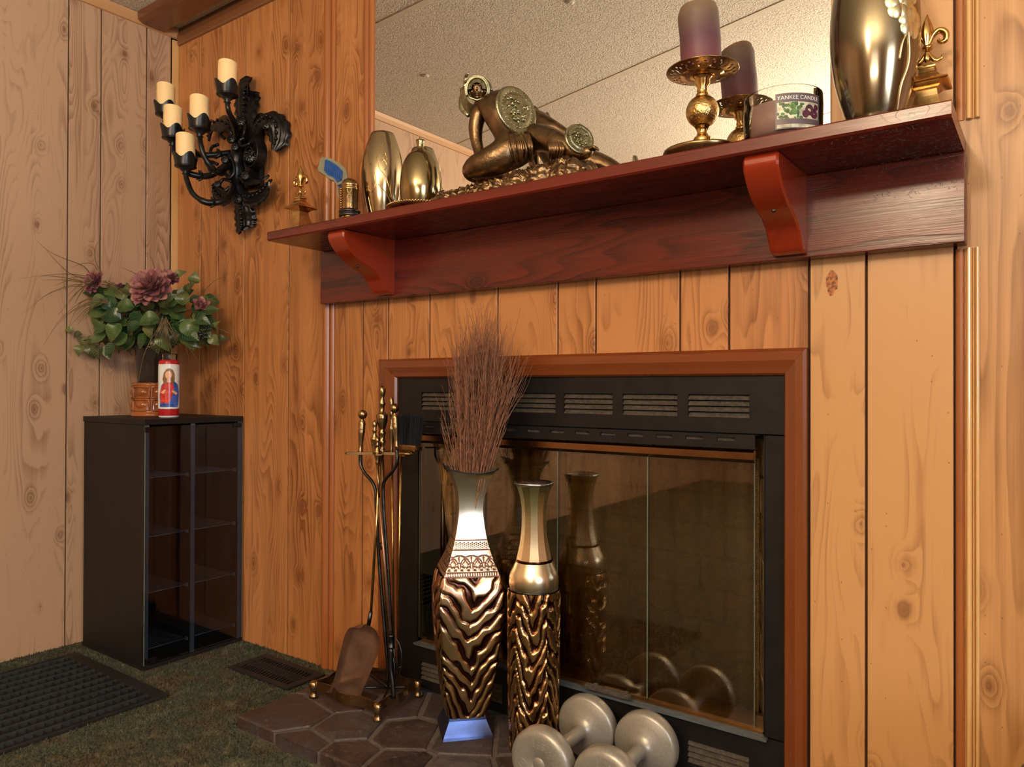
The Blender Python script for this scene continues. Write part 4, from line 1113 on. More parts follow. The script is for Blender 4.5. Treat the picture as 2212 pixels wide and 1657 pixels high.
engraved(m, 1.232, -.090, prof, [[(.55, .07), (.35, .10), (.2, .125), (.05, .14), (-.15, .155), (-.3, .185), (-.1, .21), (.05, .235)], [(-.1, .15), (-.25, .17), (.05, .18), (.2, .165), (.1, .15)], [(-.6, .17), (-.4, .14), (-.35, .11), (-.55, .09), (-.7, .10)], [(-.2, .11), (.0, .10), (.25, .08), (.5, .06)], [(-.8, .08), (-.75, .05), (-.68, .02), (-.66, .002)], [(0, .19), (.12, .20), (.2, .185), (.1, .175), (0, .19)]], side)
m.build('engraving', M['gold_metal'], v1)
v2 = thing('bronze_vase', 'plain olive gold vase with short neck standing on the rimmed dish', 'vase', (1.435, -.150, SZ+.012))
P2 = smooth_profile([(.012, .040), (.020, .046), (.060, .0545), (.095, .0535), (.130, .0465), (.155, .0340), (.166, .0210), (.172, .0110), (.182, .0095), (.194, .0115), (.197, .012)], 44)
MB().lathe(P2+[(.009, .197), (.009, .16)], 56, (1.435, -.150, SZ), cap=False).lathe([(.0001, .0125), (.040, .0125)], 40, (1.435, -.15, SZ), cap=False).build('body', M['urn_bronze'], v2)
ds = thing('brass_dish', 'round brass dish with rope edge under the olive gold vase', 'dish', (1.435, -.150, SZ))
MB().lathe([(.0001, .0), (.062, .0), (.066, .003), (.080, .009), (.0855, .015), (.0860, .018), (.083, .0165), (.070, .0115), (.0001, .0112)], 56, (1.435, -.150, SZ), cap=False).build('plate', M['old_brass'], ds)
m = MB()
for k in range(72):
    a = 2*PI*k/72; m.sphere((1.435+.0858*math.cos(a), -.150+.0858*math.sin(a), SZ+.0175), .0034, 8, (1, 1, .9))
m.build('rope_edge', M['gold_metal'], ds)
# big vase at the right
vx_, vy_ = 2.530, -.150
v3 = thing('smoked_vase', 'large dark mirror-glazed vase with cream blossom relief near the right end', 'vase', (vx_, vy_, SZ))
P3 = smooth_profile([(0, .036), (.005, .039), (.035, .050), (.085, .0635), (.135, .0715), (.185, .0735), (.235, .0700), (.285, .0600), (.315, .0490), (.335, .0410), (.340, .0390)], 56)
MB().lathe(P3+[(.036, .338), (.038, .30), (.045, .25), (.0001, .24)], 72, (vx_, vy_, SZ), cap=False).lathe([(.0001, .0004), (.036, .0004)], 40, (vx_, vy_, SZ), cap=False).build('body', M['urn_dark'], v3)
side = math.atan2(CAM.y-vy_, CAM.x-vx_); m = MB(); zr = [(z, r) for r, z in P3]
M['cream_gold'] = metal('pale_gold_relief', (.86, .80, .52), .3, (.62, .55, .30), 60, .4)
def patch(m, pts, lift=.0012, thick=.0012):
    """raised flat patch on the vase: polygon in (angle, z)"""
    n = len(pts); c = (sum(p[0] for p in pts)/n, sum(p[1] for p in pts)/n)
    def Q(a, z, l): r = interp(zr, z)+l; return (vx_+r*math.cos(side+a), vy_+r*math.sin(side+a), SZ+z)
    vs_ = [Q(a, z, .0002) for a, z in pts]+[Q(c[0]+(a-c[0])*.85, c[1]+(z-c[1])*.85, lift) for a, z in pts]+[Q(*c, lift*1.5)]
    m.add(vs_, [(i, (i+1) % n, n+(i+1) % n, n+i) for i in range(n)]+[(n+i, n+(i+1) % n, 2*n) for i in range(n)], True)
for ca, cz in ((.58, .192), (.88, .165), (.80, .222)):
    for k in range(5):
        a0 = 2*PI*k/5+.3; ce_ = (ca+.17*math.cos(a0), cz+.0135*math.sin(a0))
        patch(m, [(ce_[0]+.21*math.cos(q), ce_[1]+.0160*math.sin(q)) for q in [2*PI*i/14 for i in range(14)]], .0020)
for cv in ([(.70, .175), (.80, .14), (.90, .10), (.78, .06), (.86, .02)], [(.66, .21), (.55, .25), (.45, .29), (.42, .33)], [(.7, .225), (.8, .26), (.72, .31)], [(.8, .15), (.65, .13), (.60, .10)]):
    pts = [Vector((vx_+(interp(zr, z)+.001)*math.cos(side+a), vy_+(interp(zr, z)+.001)*math.sin(side+a), SZ+z)) for a, z in cv]
    m.tube(catmull(pts, 6), .0016, 6)
m.build('blossom_relief', M['cream_gold'], v3)

# ================================================================== candlestick with purple pillar candle
kx, ky = 2.201, -.125
ck = thing('brass_candlestick', 'brass candlestick with embossed ball and pierced drip plate holding the purple candle', 'candlestick', (kx, ky, SZ))
MB().lathe([(.0001, 0), (.062, 0), (.066, .004), (.076, .024), (.080, .029), (.079, .033), (.060, .036), (.034, .038), (.026, .040), (.020, .041)], 48, (kx, ky, SZ), cap=False).build('base_disc', M['old_brass'], ck)
MB().lathe([(.020, .040), (.0185, .042), (.0180, .052), (.0175, .054), (.0185, .058), (.0165, .062), (.0125, .064), (.0100, .072), (.0130, .080), (.016, .084)], 32, (kx, ky, SZ), cap=False).build('stem', M['brass'], ck)
MB().sphere((kx, ky, SZ+.1155), .0335, 40, (1, 1, 1)).build('embossed_ball', M['hammered'], ck)
MB().lathe([(.013, .146), (.0135, .150), (.0100, .155), (.0115, .158), (.0100, .166), (.0155, .172), (.0150, .180), (.020, .186)], 28, (kx, ky, SZ), cap=False).build('upper_stem', M['brass'], ck)
# pierced drip plate: annulus with real holes
m = MB(); zc = SZ+.186
def ring_z(r): return zc+.016*((r/.072)**2)*.8
NA = 72; rad = [.014, .030, .044, .052, .060, .066, .0705, .072]
for up_k, off in ((0, 0), (1, .0016)):
    pts = {}
    for ri, r in enumerate(rad):
        for a in range(NA): pts[(ri, a)] = (kx+r*math.cos(2*PI*a/NA), ky+r*math.sin(2*PI*a/NA), ring_z(r)+off)
    order = list(pts); idx = {k: i for i, k in enumerate(order)}; fs = []
    for ri in range(len(rad)-1):
        for a in range(NA):
            if ri in (3, 4) and (a+ri) % 3 == 0: continue
            if ri == 2 and a % 6 in (2,): continue
            b = (a+1) % NA; fs.append((idx[(ri, a)], idx[(ri, b)], idx[(ri+1, b)], idx[(ri+1, a)]))
    m.add([pts[k] for k in order], fs, True)
m.tube([(kx+.0722*math.cos(2*PI*a/48), ky+.0722*math.sin(2*PI*a/48), ring_z(.072)+.0008) for a in range(49)], .0012, 6, cap=False)
m.build('drip_plate', M['old_brass'], ck, fix=False)
MB().lathe([(.014, .186), (.044, .1905), (.0435, .196), (.0001, .196)], 40, (kx, ky, SZ), cap=False).build('candle_cup', M['brass'], ck)
# purple candle, leaning and slumped at the top
def slumped_candle(name, x, y, z0, R_, Hc, lean, label):
    m = MB()
    def g(i, j):
        a = 2*PI*i/48; t_ = j/30
        r = R_*(1+.03*noise.noise((math.cos(a), math.sin(a), t_*3)))
        if t_ > .90: r *= 1-(t_-.90)/.10*.10
        zz = z0+Hc*min(1, t_) + (.006*math.sin(a*1+1.9)+.003*math.sin(2*a))*max(0, t_-.7)/.3
        return (x+r*math.cos(a)+lean.x*t_, y+r*math.sin(a)+lean.y*t_, zz)
    m.grid(48, 31, g, wrap=True)
    # rolled rim and hollow
    def g2(i, j):
        a = 2*PI*i/48; t_ = j/8; r = R_*.90*(1-.55*t_) if t_ < 1 else R_*.3
        zt = z0+Hc+(.006*math.sin(a+1.9)+.003*math.sin(2*a))*(1-t_)
        return (x+lean.x+r*math.cos(a), y+lean.y+r*math.sin(a), zt+.002*math.sin(PI*min(1, t_*2.4))-.020*t_)
    m.grid(48, 9, g2, wrap=True)
    b = len(m.v)-48; m.f.append(tuple(b+i for i in range(48))); m.sm.append(False)
    o = recentre(m.build(name, M['purple']), (x, y, z0)); return o
pc_ = slumped_candle('pillar_candle', kx, ky, SZ+.1965, .0412, .136, Vector((-.012, .004, 0)), '')
tag(pc_, 'thick purple pillar candle with grey slumped top on the brass candlestick', 'candle')

# ================================================================== jar candle
jx, jy = 2.375, -.165
jr = thing('jar_candle', 'wide low glass jar candle with mauve wax and printed label', 'candle', (jx, jy, SZ))
jp = [(.0001, 0), (.060, 0), (.0665, .003), (.0695, .010), (.0705, .030), (.0710, .070), (.0705, .088), (.0700, .0905), (.0675, .0905), (.0672, .088), (.0675, .068), (.0672, .012), (.060, .006), (.0001, .0055)]
MB().lathe(jp, 64, (jx, jy, SZ), cap=False).build('glass_jar', M['jar_glass'], jr)
MB().lathe([(.0001, .007), (.058, .007), (.0660, .012), (.0664, .066), (.064, .0665), (.0001, .065)], 56, (jx, jy, SZ), cap=False).build('wax', M['purple_flat'], jr)
for k in range(3):
    a = 2*PI*k/3+.4; MB().tube([(jx+.03*math.cos(a), jy+.03*math.sin(a), SZ+.066), (jx+.03*math.cos(a), jy+.03*math.sin(a), SZ+.076)], .0012, 6).build('wick', M['black_paint'], jr)
js = math.atan2(CAM.y-jy, CAM.x-jx); s0 = js+.38     # label centre angle (a little to the right as seen)
def jpatch(m, w0, w1, z0, z1, r, n=18):
    m.grid(n, 2, lambda i, j: (jx+r*math.cos(s0+(w0+(w1-w0)*i/(n-1))), jy+r*math.sin(s0+(w0+(w1-w0)*i/(n-1))), SZ+(z0 if j == 0 else z1)), False)
M['label_dark'] = plain('label_plum', (.11, .075, .085), .4, vary=.1)
M['label_green'] = plain('label_leaf_green', (.07, .17, .035), .4, vary=.5, scale=90)
M['label_plum'] = plain('label_fig', (.10, .02, .045), .4, vary=.4, scale=120)
M['label_cream'] = plain('label_cream', (.55, .55, .42), .4, vary=.3, scale=80)
m = MB(); jpatch(m, -.56, .66, .010, .074, .0716); lb = m.build('label', M['label_dark'], jr, fix=False)
m = MB(); jpatch(m, -.52, .58, .028, .058, .0718); m.build('label_picture', M['label_cream'], lb, fix=False)
m = MB(); jpatch(m, -.52, .58, .012, .018, .0718); m.build('label_strip', M['label_cream'], lb, fix=False)
m = MB()
for i in range(40):
    a = rnd.uniform(-.5, .15); z = rnd.uniform(.028, .056); w_ = rnd.uniform(.03, .07); h_ = rnd.uniform(.002, .005)
    q = [(jx+.0720*math.cos(s0+a+w_*math.cos(t_)), jy+.0720*math.sin(s0+a+w_*math.cos(t_)), SZ+max(.028, min(.058, z+h_*math.sin(t_)))) for t_ in [2*PI*k/7 for k in range(7)]]
    m.add(q, [tuple(range(7))])
m.build('printed_leaves', M['label_green'], lb, fix=False)
m = MB()
for a, z, w_, h_ in ((.30, .044, .13, .010), (.44, .038, .12, .009), (.18, .036, .09, .007), (.50, .050, .07, .006)):
    q = [(jx+.0722*math.cos(s0+a+w_*math.cos(t_)), jy+.0722*math.sin(s0+a+w_*math.cos(t_)), SZ+z+h_*math.sin(t_)) for t_ in [2*PI*k/16 for k in range(16)]]
    m.add(q, [tuple(range(16))])
m.build('printed_fruit', M['label_plum'], lb, fix=False)
def cyl_text(txt, size, r, cx_, cy_, z, ang0, name, mat, par):
    c = bpy.data.curves.new('t', 'FONT'); c.body = txt; c.size = size; c.align_x = 'CENTER'; c.extrude = .0001
    o = bpy.data.objects.new('t', c); COL.objects.link(o)
    me = bpy.data.meshes.new_from_object(o.evaluated_get(bpy.context.evaluated_depsgraph_get())); bpy.data.objects.remove(o)
    for v in me.vertices:
        a = ang0+v.co.x/r; rr = r+v.co.z; v.co = Vector((cx_+rr*math.cos(a), cy_+rr*math.sin(a), z+v.co.y))
    me.materials.clear(); me.materials.append(mat); r_ = bpy.data.objects.new(name, me); COL.objects.link(r_); attach(r_, par)
cyl_text('YANKEE CANDLE', .0100, .0720, jx, jy, SZ+.0625, s0+.03, 'lettering', M['white'], lb)

# ================================================================== bronze gladiator sculpture
GY = -.116
st_ = thing('bronze_statue', 'bronze sculpture of a fallen helmeted gladiator with round shield on rocks', 'statue', (1.75, -.14, SZ))
# rock base
def rock(i, j):
    nx, ny = 130, 56
    u = i/(nx-1); v = (j/(ny-1))**2
    e = min(u, 1-u)*2; x = 1.500+.475*u
    xm = 1.0
    y = -.212 + .165*v + .012*noise.noise((x*20, 3, 0)) + (.030*(1-abs(u-.6)*1.6)*(-1)*(1-v)+.02*(1-v)) + .007*noise.noise((x*80, v*9, 2))*.6 + .006*noise.noise((x*60, v*30, 8))
    hgt = interp([(0, .030), (.06, .044), (.2, .036), (.45, .040), (.7, .050), (.85, .058), (.95, .040), (1, .012)], u)
    side = min(1, min(v, 1-v)*7, min(u, 1-u)*22)**.5; y += .011*noise.noise((x*65, side*3.2, 4))+.006*noise.noise((x*150, side*7, 1))
    n_ = .012*noise.noise((x*38, y*38, 1))+.012*noise.noise((x*95, y*95, 5))+.006*noise.noise((x*210, y*210, 5))
    return (x+.004*noise.noise((y*40, x*40, 9)), y, SZ+max(.0003, side*(hgt+n_)))
m = MB(); m.grid(130, 56, rock)
m.build('rock_base', M['bronze_rock'], st_)
def skin_mesh(nodes, edges, sub=2):
    """nodes: list of (Vector, radius or (rx,ry)); grows a continuous body"""
    me = bpy.data.meshes.new('s'); me.from_pydata([n_[0] for n_ in nodes], edges, [])
    o = bpy.data.objects.new('s', me); COL.objects.link(o)
    o.modifiers.new('k', 'SKIN').use_smooth_shade = True
    sd = o.modifiers.new('d', 'SUBSURF'); sd.levels = sub; sd.render_levels = sub
    sk = me.skin_vertices[0].data
    for i, n_ in enumerate(nodes):
        r = n_[1]; sk[i].radius = tuple(q*1.30 for q in r) if isinstance(r, tuple) else (r*1.34, r*1.34); sk[i].use_root = (i == 0)
    dg = bpy.context.evaluated_depsgraph_get(); out = bpy.data.meshes.new_from_object(o.evaluated_get(dg))
    bpy.data.objects.remove(o); return out
def S(px, py, y=0.): return at(px, py, GY+y)
N_ = [  # 0 pelvis
 (S(1122, 312, .01), (.036, .030)), (S(1098, 282), (.036, .032)), (S(1078, 248), (.044, .034)), (S(1064, 234), (.030, .028)), (S(1046, 214, -.008), .0125), (S(1036, 198, -.012), .016),   # 1-5 belly chest shoulders neck head
 (S(1040, 232, -.01), .021), (S(1026, 268, -.02), .0165), (S(1028, 300, -.02), .0125), (S(1036, 334, -.025), .0105), (S(1030, 343, -.04), .009),  # 6-10 left arm down to hand
 (S(1086, 218, .03), .022), (S(1118, 236, .035), .017), (S(1140, 250, .01), .013), (S(1152, 240, 0), .009),  # 11-14 right arm behind the shield
 (S(1098, 338, -.03), .030), (S(1052, 352, -.05), .030), (S(1012, 366, -.055), .024), (S(1020, 380, -.04), .016), (S(1068, 378, -.02), .016), (S(1100, 375, 0), .010),  # 15-20 left leg folded
 (S(1150, 296, .01), .028), (S(1186, 300, -.01), .025), (S(1216, 312, -.02), .019), (S(1240, 330, -.02), .014), (S(1262, 334, -.02), .012), (S(1280, 322, -.025), .009),  # 21-26 right leg stretched
]   # 27-31 second raised limb behind
E_ = [(0, 1), (1, 2), (2, 3), (3, 4), (4, 5), (3, 6), (6, 7), (7, 8), (8, 9), (9, 10), (3, 11), (11, 12), (12, 13), (13, 14), (0, 15), (15, 16), (16, 17), (17, 18), (18, 19), (19, 20), (0, 21), (21, 22), (22, 23), (23, 24), (24, 25), (25, 26)]
me = skin_mesh(N_, E_); o = bpy.data.objects.new('body', me); COL.objects.link(o); me.materials.append(M['bronze']); attach(o, st_)
for p in me.polygons: p.use_smooth = True
# fingers of the supporting hand and toes
m = MB(); hb = S(1036, 340, -.03)
for k in range(5):
    d = Vector((-.006+.0045*k, -.010, -.002)); m.tube([hb+Vector((.003*k-.006, 0, 0)), hb+d+Vector((.003*k-.006, 0, -.001)), hb+d*1.6+Vector((.003*k-.006, 0, -.006))], [.0034, .003, .0018], 8)
fb_ = S(1280, 322, -.025)
for k in range(5): m.tube([fb_+Vector((-.002, -.008+.004*k, 0)), fb_+Vector((.008, -.008+.004*k, .002)), fb_+Vector((.011, -.008+.004*k, -.003))], [.0036, .0032, .002], 8)
m.build('fingers_and_toes', M['bronze'], o)
# head: face + helmet
hc = S(1032, 196, -.030); fdir = (Vector((.52, -.80, -.18))).normalized(); fr = fdir.cross(Vector((0, 0, 1))).normalized(); fu = fr.cross(fdir)
HR = Matrix((fr, -fdir, fu)).transposed()      # local x right, y back, z up
m = MB(); m.sphere(hc, .0245, 24, (.86, .98, 1.10), HR)
def hp_(x, y, z): return hc + HR @ Vector((x, y, z))
m.tube([hp_(0, -.020, .006), hp_(0, -.0255, -.001), hp_(0, -.0215, -.004)], [.0018, .0034, .0022], 8)          # nose
for s_ in (-1, 1):
    m.sphere(hp_(.0075*s_, -.0195, .004), .0034, 10, (1.2, .7, .8), HR)                                         # eyes
    m.tube([hp_(.003*s_, -.0215, .009), hp_(.008*s_, -.0215, .0105), hp_(.0135*s_, -.018, .008)], .0016, 6)   # brows
    m.sphere(hp_(.0115*s_, -.016, -.005), .0055, 10, (1, .7, 1), HR)                                            # cheeks
m.tube([hp_(-.006, -.0205, -.0105), hp_(0, -.0225, -.0100), hp_(.006, -.0205, -.0105)], .0016, 6)
m.tube([hp_(-.0055, -.0200, -.0135), hp_(0, -.0220, -.0140), hp_(.0055, -.0200, -.0135)], .0017, 6)
m.sphere(hp_(0, -.0175, -.0185), .0060, 12, (1.1, .8, .8), HR)
m.build('face', M['bronze'], st_)
m = MB()
def dome(i, j):   # helmet bowl open to the front
    a = -PI*.5+PI*i/28*1.0; b = PI*.16+(PI*.86)*j/16
    R_ = .0275; x = math.sin(a)*math.sin(b)*R_; zz = math.cos(a)*math.sin(b)*R_*1.12; y = -math.cos(b)*R_*1.05
    return hp_(x*1.02, y, zz if zz > 0 else zz)
m.grid(29, 17, dome)
m.build('helmet_bowl', M['bronze_green'], st_)
m = MB()
for rr, yy, th in ((.0280, -.0175, .0020), (.0325, -.0120, .0018), (.0303, -.0150, .0014)):
    pts = [hp_(rr*math.sin(a)*.92, yy, rr*math.cos(a)*1.05-.001) for a in [(-.66+1.32*i/26)*PI for i in range(27)]]; m.tube(pts, th, 8)
m.build('helmet_brim', M['bronze_green'], st_)
m = MB()   # flared neck guard (left) and chin strap
def guard(i, j):
    a = PI*(.42+.62*i/14); t_ = j/8; r = .030+.014*t_
    return hp_(r*math.sin(a)*1.05, -.014+.020*t_, r*math.cos(a)*1.25-.006*t_)
m.grid(15, 9, guard)
m.tube([hp_(.024, -.012, -.004), hp_(.018, -.018, -.020), hp_(0, -.020, -.0265), hp_(-.018, -.018, -.020), hp_(-.026, -.012, -.004)], .0030, 8)
m.build('neck_guard', M['bronze_green'], st_)
m = MB()   # crest
for k in range(2):
    pass
cr = [S(1014, 250, -.01), S(1003, 232, -.008), S(1002, 208, -.005), S(1006, 184, -.005), S(1006, 166, -.01), S(1013, 159, -.014)]
m.tube(catmull(cr, 5), [.007, .009, .011, .0125, .0135, .014, .014, .0135, .013, .012, .011, .0095, .007, .007, .0068, .006, .006, .0055, .005, .0048, .0046, .0044, .004, .0035, .003, .002], 12, flat=.6)
cr = [S(1003, 178, -.01), S(1016, 172, -.01), S(1036, 168, -.01), S(1054, 178, 0), S(1062, 196, 0)]
m.tube(catmull(cr, 5), .0040, 10)
m.build('helmet_crest', M['bronze_green'], st_)
def shield(c, nrm, R_, name):
    q = Vector((0, 0, 1)).rotation_difference(nrm).to_matrix(); m = MB()
    m.lathe([(.0001, .004), (R_*.2, .0045), (R_*.55, .0035), (R_*.60, .0045), (R_*.66, .0030), (R_*.80, .0020), (R_*.84, .0035), (R_*.90, .0018), (R_*.94, .0028), (R_*.98, 0), (R_, -.003), (R_*.97, -.005), (.0001, -.002)], 48, c, q, cap=False)
    o = m.build(name, M['bronze_green'], st_); m = MB()
    for k in range(30):
        a = 2*PI*k/30; m.sphere(Vector(c)+q @ Vector((R_*.73*math.cos(a), R_*.73*math.sin(a), .0030)), R_*.035, 8)
    # raised figure relief in the middle
    rr = random.Random(3)
    for k in range(26):
        a = rr.uniform(0, 6.28); r = R_*.5*rr.random()**.6; p = Vector((r*math.cos(a), r*math.sin(a), .0042)); a2 = rr.uniform(0, 6.28); e = p+Vector((math.cos(a2), math.sin(a2), 0))*R_*.18
        m.tube([Vector(c)+q @ p, Vector(c)+q @ ((p+e)/2+Vector((0, 0, .002))), Vector(c)+q @ e], [R_*.03, R_*.05, R_*.02], 6)
    m.build('relief', M['bronze_green'], o); return o
shield(S(1116, 238, -.050), Vector((.95, -.30, .14)).normalized(), .060, 'shield')
shield(S(1252, 300, -.035), Vector((.84, -.52, .20)).normalized(), .037, 'knee_guard')
m = MB()   # loincloth fringe and second drapery
for (a0, b0, a1, b1, dep) in ((1112, 284, 1126, 356, -.045), (1128, 284, 1140, 352, -.035), (1196, 300, 1206, 346, -.035)):
    for k in range(16):
        t_ = k/15-.5; p0 = S(a0+26*t_, b0+4*abs(t_), dep); p1 = S((a0+a1)/2+30*t_+rnd.uniform(-3, 3), (b0+b1)/2, dep-.008); p2 = S(a1-6+26*t_+rnd.uniform(-6, 6), b1-rnd.uniform(0, 12), dep+.01)
        m.tube(catmull([p0, p1, p2], 4), [.0030, .0034, .0034, .0034, .0032, .003, .003, .0024, .0016], 6)
o = m.build('loincloth', M['bronze'], st_); o['kind'] = 'stuff'
m = MB()
for k in range(3): 
    c = S(1240+5*k, 328-1*k, -.02); m.tube([c+Vector((.002, .013*math.cos(a), .014*math.sin(a))) for a in [2*PI*i/14 for i in range(15)]], .0018, 6, cap=False)
for k in range(8):
    c = S(1030+.8*k, 300+4*k, -.022); m.tube([c+Vector((.0115*math.cos(a), .0115*math.sin(a), 0)) for a in [2*PI*i/14 for i in range(15)]], .0013, 5, cap=False)
m.build('armour_straps', M['bronze_green'], st_)

# ================================================================== wall sconce
sc = thing('wall_sconce', 'ornate black iron wall sconce with acanthus leaves and five candle arms', 'sconce', (.47, -.01, 1.70))
def acanthus(path, wid, up_v, name='acanthus_leaf', n=9, beads=True, cup=.25):
    """ribbed curling leaf along a path; up_v roughly the leaf's face direction"""
    P = catmull(path, 7); m_ = len(P); m = MB(); ups = Vector(up_v).normalized()
    fr_ = []
    for i, p in enumerate(P):
        t_ = (P[min(i+1, m_-1)]-P[max(0, i-1)]).normalized(); s_ = t_.cross(ups).normalized(); nn_ = s_.cross(t_).normalized(); fr_.append((p, s_, nn_))
    def g(i, j, off=0.):
        p, s_, nn_ = fr_[j]; u = -1+2*i/(2*n); w_ = sinterp(wid, j/(m_-1))
        rib = .0022*math.cos(abs(u)*16)
        lob = 1+.10*math.sin(j*1.55)*abs(u)
        return p + s_*(u*w_*lob) + nn_*(-cup*w_*u*u + rib + off)
    m.grid(2*n+1, m_, lambda i, j: g(i, j)); m.grid(2*n+1, m_, lambda i, j: g(i, j, -.003))
    if beads:
        for j in range(4, m_-3, 3):
            p, s_, nn_ = fr_[j]; m.sphere(p+nn_*.004+s_*.001, .0042*sinterp(wid, j/(m_-1))/.03+.001, 8)
    return m.build(name, M['iron'], sc)
LW = [(0, .016), (.3, .032), (.6, .034), (.85, .022), (1, .004)]
def W(px, py, d): return at(px, py, -d)
# leaves: top, right shoulder, right lower, bottom, and their partners on the far side
acanthus([W(528, 275, .06), W(527, 240, .05), W(528, 210, .035), W(531, 190, .028), W(536, 182, .045)], [(0, .024), (.3, .046), (.6, .050), (.85, .038), (1, .010)], (.4, -1, 0))
acanthus([W(545, 285, .06), W(560, 262, .06), W(580, 252, .055), W(596, 270, .045), W(598, 300, .04), W(590, 325, .045)], [(0, .018), (.3, .036), (.6, .042), (.85, .034), (1, .010)], (.45, -.8, .5))
acanthus([W(505, 290, .05), W(488, 268, .06), W(468, 262, .05), W(452, 280, .04), W(450, 305, .035)], LW, (-.4, -.8, .5))
acanthus([W(520, 420, .045), W(540, 425, .045), W(560, 418, .045), W(575, 403, .05), W(580, 390, .06)], [(0, .018), (.3, .036), (.6, .038), (.85, .028), (1, .004)], (.3, -1, .6))
acanthus([W(505, 420, .045), W(490, 428, .045), W(474, 424, .04), W(462, 408, .045), W(460, 396, .05)], [(0, .014), (.3, .026), (.6, .028), (.85, .018), (1, .003)], (-.3, -1, .6))
acanthus([W(518, 425, .05), W(521, 450, .045), W(524, 475, .035), W(524, 490, .035), W(522, 497, .045)], [(0, .024), (.3, .042), (.6, .044), (.85, .030), (1, .008)], (.3, -1, 0))
# curling ribbon scroll at the right
pts = []
for k in range(34):
    a = .9-k*.24; r = .050*(1-k/44); pts.append(W(553, 338, .05)+Vector((r*math.cos(a), 0, r*math.sin(a)*1.1)))
m = MB(); P = pts; m.grid(2, len(P), lambda i, j: P[j]+Vector((0, (-.026 if i == 0 else .010), 0))); m.grid(2, len(P), lambda i, j: P[j]*1+Vector((0, (-.026 if i == 0 else .010), 0))+(P[j]-W(553, 338, .05))*.06)
for k in range(0, len(P)-1): pass
m.tube([p+Vector((0, -.026, 0)) for p in P], .003, 6); m.build('scroll_ribbon', M['iron'], sc)
acanthus([W(520, 375, .06), W(540, 388, .065), W(562, 388, .06), W(580, 378, .055)], [(0, .014), (.4, .022), (.8, .014), (1, .003)], (.2, -.6, 1), beads=False)
# central body and rosettes
body = MB(); body.tube(catmull([W(520, 300, .03), W(514, 330, .055), W(510, 360, .06), W(512, 395, .05), W(516, 425, .035)], 6), [.020]*6+[.026]*6+[.030]*6+[.024]*6+[.016], 14)
body.bbox(Vector((.40, -.018, 1.60)), Vector((.56, -.001, 1.86)), .006)
body.tube([W(540, 340, .06), W(548, 335, .05), W(560, 340, .012)], .012, 10)
body.build('centre_body', M['iron'], sc)
for c, R_ in ((W(541, 338, .075), .024), (W(508, 318, .09), .014), (W(513, 430, .075), .018), (W(520, 262, .075), .020), (W(500, 300, .08), .017), (W(486, 345, .12), .014), (W(530, 380, .08), .016), (W(478, 372, .12), .014), (W(470, 398, .13), .012)):
    m = MB(); dirn = (CAM-c).normalized(); q = Vector((0, 0, 1)).rotation_difference(Vector((dirn.x*.6, dirn.y, 0)).normalized()).to_matrix()
    m.lathe([(.0001, .006), (R_*.3, .006), (R_*.45, .002), (R_*.7, .005), (R_, 0), (R_*.8, -.006), (.0001, -.008)], 20, c, q, cap=False)
    for k in range(8):
        a = 2*PI*k/8; m.sphere(c+q @ Vector((R_*.72*math.cos(a), R_*.72*math.sin(a), .003)), R_*.26, 8)
    m.build('rosette', M['iron'], sc)
# S scrolls
for path in ([W(500, 340, .09), W(488, 350, .10), W(486, 372, .11), W(496, 384, .10), W(506, 372, .09), W(503, 350, .09), W(494, 335, .09)], [W(472, 312, .10), W(458, 318, .11), W(455, 332, .12), W(466, 340, .12), W(476, 332, .11), W(470, 324, .11)], [W(470, 355, .13), W(455, 350, .14), W(452, 366, .15), W(466, 372, .14), W(474, 362, .13)], [W(500, 392, .09), W(482, 388, .10), W(474, 402, .11), W(486, 412, .10), W(496, 404, .09)], [W(548, 300, .06), W(536, 312, .08), W(522, 316, .08), W(518, 304, .08), W(528, 298, .07)], [W(486, 300, .07), W(476, 290, .08), W(488, 280, .08), W(500, 288, .07), W(502, 305, .06)], [W(505, 265, .06), W(512, 285, .07), W(520, 300, .07), W(528, 285, .07), W(530, 262, .06)]):
    P = catmull(path, 7); MB().tube(P, .0058, 8).build('scroll', M['iron'], sc)
cups = [(491, 207, -.190, 'highest candle'), (358, 250, -.200, 'upper left'), (373, 301, -.240, 'mid left'), (431, 281, -.225, 'mid right'), (401, 362, -.240, 'lowest')]
starts = [W(513, 300, .07), W(500, 330, .07), W(497, 350, .08), W(500, 352, .08), W(505, 402, .07)]
mids = [[(506, 268, -.14), (494, 240, -.185)], [(440, 335, -.15), (385, 320, -.20), (364, 285, -.205)], [(450, 380, -.16), (400, 370, -.225), (379, 335, -.24)], [(470, 372, -.17), (445, 345, -.215), (434, 315, -.23)], [(490, 430, -.15), (450, 438, -.205), (418, 420, -.235), (404, 390, -.24)]]
labels = ['ivory candle in the topmost cup of the sconce', 'ivory candle in the sconce cup farthest left', 'ivory candle in the sconce cup just behind and above the lowest', 'ivory candle in the middle cup of the sconce, right of the left trio', 'ivory candle in the lowest cup of the sconce']
tilts = [.02, .0, .02, -.01, -.02]
